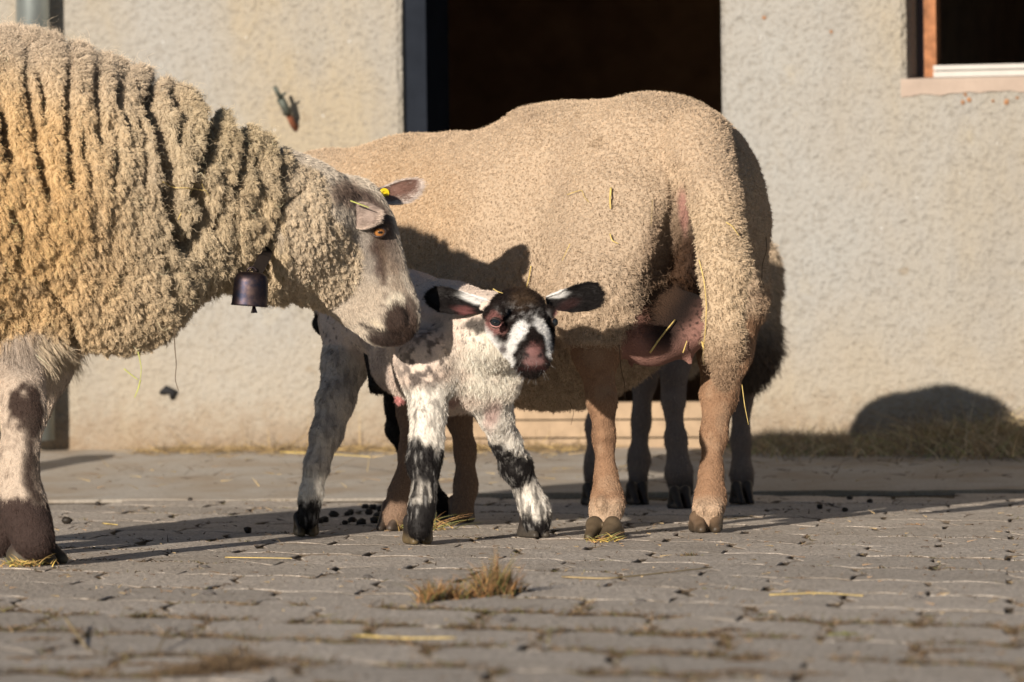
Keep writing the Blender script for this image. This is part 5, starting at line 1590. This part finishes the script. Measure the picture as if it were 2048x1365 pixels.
tuft([(1500, 1322, 140, .012, .02, 1.1), (1480, 1345, 160, .010, .024, 1.3), (1600, 1350, 160, .008, .03, 1.4), (1400, 1348, 120, .008, .03, 1.4)], 'brown moss in the branching joint at the bottom right', seed=9, cols=BROWN)
tuft([(420, 1345, 420, .034, .03, 1.0), (480, 1335, 400, .040, .026, .9), (350, 1352, 260, .026, .026, 1.1), (300, 1330, 90, .01, .02, 1.1)], 'dark brown blurred grass tuft at the bottom left', seed=10, cols=BROWN)
tuft([(60, 1318, 120, .010, .024, 1.2), (150, 1318, 120, .009, .024, 1.2), (80, 1280, 90, .008, .02, 1.2)], 'brown moss lines around a paver at the far lower left', seed=11, cols=BROWN)
tuft([(1825, 1050, 80, .006, .016, 1.5)], 'flat reddish dry moss patch on the sunny paving at the right', seed=12, cols=RUST[:3])

# dry grass along the foot of the wall on the right
r = np.random.default_rng(50)
n = 15000
u_ = r.random(n) ** .8 * 1.35 + tR + 0.02
dd = np.abs(r.normal(0, .17, n)) + .01
amp = sstep(0.02, .30, u_ - tR) * (0.7 + .5 * fbm(np.stack([u_, dd, 0 * u_], 1), 6, 2, 3))
bs = W0 + WT * u_[:, None] + WN * dd[:, None]
bs[:, 2] = APZ - .03 * dd / .9
keep = r.random(n) < amp
bs = bs[keep]
o = blades('dry_grass', bs, np.clip(r.normal(.045, .02, len(bs)), .012, .11) * (1.0 + .8 * (u_[keep] > 1.05)), np.full(len(bs), .0016), [(0.50, 0.38, 0.23), (0.60, 0.46, 0.27), (0.34, 0.25, 0.15), (0.38, 0.35, 0.16), (0.40, 0.28, .17)], .9, 51, droop=.8)
tag(o, kind='stuff')
n = 1500
u_ = r.random(n) * 1.2 - .95; dd = np.abs(r.normal(0, .10, n)) + .01
bs = W0 + WT * u_[:, None] + WN * dd[:, None]; bs[:, 2] = APZ - .03 * dd / .9
o = blades('loose_straw', bs, np.clip(r.normal(.05, .02, n), .015, .12), np.full(n, .0012), [(0.40, 0.28, 0.12), (0.30, 0.21, 0.10), (0.20, 0.14, 0.08), (0.14, 0.10, .06)], 5.0, 52, droop=.1)
tag(o, kind='stuff')
n = 420
bs = np.stack([r.uniform(-1.0, 1.2, n), r.uniform(12.95, 14.0, n), 0 * r.random(n)], 1); bs[:, 2] = 0.022 + (bs[:, 1] - 12.9) * .045
o = blades('scattered_chaff', bs, np.clip(r.normal(.03, .015, n), .008, .08), np.full(n, .0012), [(0.34, 0.25, 0.12), (0.18, 0.12, 0.07), (0.10, 0.07, .045)], 8.0, 53, droop=.05)
tag(o, kind='stuff')
# chaff and crumbs on the paving
n = 1500
y_ = r.uniform(6.6, 12.8, n); bs = np.stack([r.uniform(-.11, .11, n) * y_, y_, np.full(n, .0022)], 1)
jr = np.random.default_rng(77); J = []
for notvis, x, y in cells:
    if notvis: continue
    for s_ in (0, 1):
        n_ = (150 if y < 8.4 else 40) if s_ == 0 else (30 if y < 8.4 else 12)
        t_ = jr.uniform(-.5, .5, n_)
        zz_ = .042 * np.interp((t_ % .5) * 2, [0, .45, .8, 1], [0, 1, .8, 0]); q_ = np.stack([t_ * LX + SHEAR * (WY / 2 + zz_), WY / 2 + zz_], 1) if s_ == 0 else np.stack([np.full(n_, LX / 2 + .012) + SHEAR * t_ * WY, t_ * WY], 1)
        q_ = q_ + jr.normal(0, .0045 if y < 8.4 else .0025, q_.shape)
        J.append(np.stack([x + ux[0] * q_[:, 0] + vx[0] * q_[:, 1], y + ux[1] * q_[:, 0] + vx[1] * q_[:, 1], np.full(n_, -.002)], 1))
J = np.vstack(J)
J = J[(1.9 * fbm(J, 4.5, 2, 21) + .25 * noise(J, 25, 22) + .22 * np.clip(9.2 - J[:, 1], -1.2, 2) > .0)]
print('joint moss', len(J))
o2 = blades('joint_moss', np.repeat(J, 2, 0) + jr.normal(0, .0025, (2 * len(J), 3)) * np.array([1, 1, 0]), np.clip(jr.normal(.0065, .0025, 2 * len(J)), .002, .016) * np.repeat(1 + 1.0 * (J[:, 1] < 8.5), 2), np.full(2 * len(J), .0012), BROWN + [(0.10, 0.09, 0.035)], 1.2, 78, droop=.6, seg=2)
tag(o2, kind='stuff')
o = blades('paving_crumbs', bs, np.clip(np.abs(r.normal(.008, .006, n)), .003, .04), np.full(n, .0013), [(0.12, 0.08, 0.05), (0.20, 0.13, 0.075), (0.30, 0.22, 0.12), (0.07, .05, .035)], 9.0, 54, droop=.05, seg=2)
tag(o, kind='stuff')
# straw wisps trodden in beside hooves
for (x, y, n, h, sp, lab) in ((850, 1062, 90, .035, .030, 'wisp of golden hay behind the lamb front hoof'), (1210, 1084, 60, .018, .014, 'hay crumbs stuck to the rear hoof of the tan sheep'), (50, 1133, 110, .014, .022, 'green hay crumbs stuck on the hoof of the woolly sheep')):
    c = G(x, y)
    bs = c + np.stack([r.normal(0, sp, n), r.normal(0, sp * .35, n) - (.03 if x != 850 else .0), np.abs(r.normal(0, .004, n))], 1)
    o = blades('hay_wisp', bs, np.clip(r.normal(h, h * .4, n), .005, .06), np.full(n, .0011), [(0.55, 0.38, 0.10), (0.42, 0.28, 0.10), (0.28, 0.16, 0.07), (0.25, 0.24, .08)], 1.3, int(x), droop=.7, seg=4)
    tag(o, lab, 'hay', None)

# ------------------------------------------------------------------ droppings
m_dung = plain('dark_droppings', (0.022, 0.017, 0.013), 0.55, var=.4, scale=200, bmp=.4)
def pellet_mesh(seed):
    r = np.random.default_rng(seed); nu, nv = 9, 6
    vs = [(0, 0, -1)]; fs = []
    for i in range(1, nv):
        th = math.pi * i / nv
        for j in range(nu):
            ph = 2 * math.pi * j / nu; q = 1 + .12 * r.standard_normal()
            vs.append((math.sin(th) * math.cos(ph) * q * 1.25, math.sin(th) * math.sin(ph) * q, -math.cos(th) * q * .85))
    vs.append((0, 0, .85))
    for j in range(nu): fs.append((0, 1 + (j + 1) % nu, 1 + j))
    for i in range(nv - 2):
        for j in range(nu): fs.append((1 + i * nu + j, 1 + i * nu + (j + 1) % nu, 1 + (i + 1) * nu + (j + 1) % nu, 1 + (i + 1) * nu + j))
    l = len(vs) - 1
    for j in range(nu): fs.append((1 + (nv - 2) * nu + j, 1 + (nv - 2) * nu + (j + 1) % nu, l))
    me = bpy.data.meshes.new('dropping'); me.from_pydata(vs, [], fs); me.materials.append(m_dung); me.update()
    me.polygons.foreach_set('use_smooth', [True] * len(me.polygons))
    return me
pm_ = [pellet_mesh(k) for k in range(5)]
def pellet(x, y, s, label, group, k=0, z=0.0):
    o = bpy.data.objects.new('dropping', pm_[k % 5]); col.objects.link(o)
    g_ = G(x, y, z); o.location = (g_[0], g_[1], z + s * .7); o.scale = (s, s, s); o.rotation_euler = (0, 0, k * 1.3)
    tag(o, label, 'dropping', group)
pellet(134, 1048, .0095, 'round dark dropping beside the foreleg of the woolly sheep, on its own', None, 0)
pellet(496, 1066, .0080, 'dark dropping in the shade left of the lamb hind hoof', None, 1)
cl = [(668, 1036, .0095), (650, 1046, .009), (700, 1030, .007), (705, 1046, .008), (724, 1050, .009), (738, 1030, .008), (750, 1048, .010), (745, 1020, .008), (762, 1024, .009), (756, 1036, .008), (690, 1050, .006), (640, 1048, .008), (730, 1018, .007), (770, 1016, .008), (695, 1032, .006)]
HL = ['big dark dropping in the left part of the shaded heap, nearest the hind leg', 'dark dropping at the front left edge of the shaded heap beside the lamb hind hoof', 'small dark dropping near the back of the shaded heap, left of its middle',
      'dark dropping at the front of the shaded heap, in its middle', 'frontmost dark dropping of the shaded heap, right of its middle', 'dark dropping in the middle of the right half of the shaded heap',
      'biggest dark dropping at the front right of the shaded heap', 'dark dropping at the back of the shaded heap, right of its middle', 'dark dropping at the back right of the shaded heap', 'dark dropping just behind the biggest one of the shaded heap',
      'smallest dark dropping at the front of the shaded heap', 'leftmost dark dropping of the shaded heap, touching the lamb hind hoof', 'small dark dropping furthest back in the shaded heap', 'rightmost dark dropping of the shaded heap beside the lamb foreleg',
      'small dark dropping in the middle of the shaded heap']
for k, (x, y, s) in enumerate(cl):
    pellet(x, y, s, HL[k], 'droppings heaped behind the lamb legs', k)
sc_ = [(196, 1012, .006), (480, 992, .0065), (380, 1002, .005), (1700, 1000, .006), (1740, 1006, .006), (1690, 1024, .006), (1640, 1018, .007)]
SL = ['small dark dropping behind the lone round one at the left', 'dark dropping at the apron edge left of the lamb hind leg', 'tiny dark dropping on the apron edge between two leg shadows', 'left one of two dark droppings side by side below the dome shaped shadow',
      'right one of two dark droppings side by side below the dome shaped shadow', 'dark dropping nearest the viewer below the dome shaped shadow', 'leftmost dark dropping below the dome shaped shadow']
for k, (x, y, s) in enumerate(sc_):
    pellet(x, y, s, SL[k], 'droppings scattered near the wall', k)
st_ = [(1015, 1243, .008), (418, 1190, .0075), (735, 1156, .006), (410, 1136, .005), (1282, 1205, .006), (1836, 1197, .005)]
m_stone = plain('dark_pebble', (0.10, 0.09, 0.085), .8, var=.3, scale=120)
labs = ['dark pebble on the paving below the grass tuft', 'dark pebble on the paving right of the near left hoof', 'small pebble between the tuft and the lamb', 'tiny pebble right of the near left hoof', 'small pebble right of the rusty tuft', 'tiny pebble on the right paving']
for k, (x, y, s) in enumerate(st_):
    me = pm_[k % 5].copy(); me.materials.clear(); me.materials.append(m_stone)
    o = bpy.data.objects.new('pebble', me); col.objects.link(o); g_ = G(x, y); o.location = (g_[0], g_[1], s * .35); o.scale = (s * 1.2, s, s * .6)
    tag(o, labs[k], 'pebble')
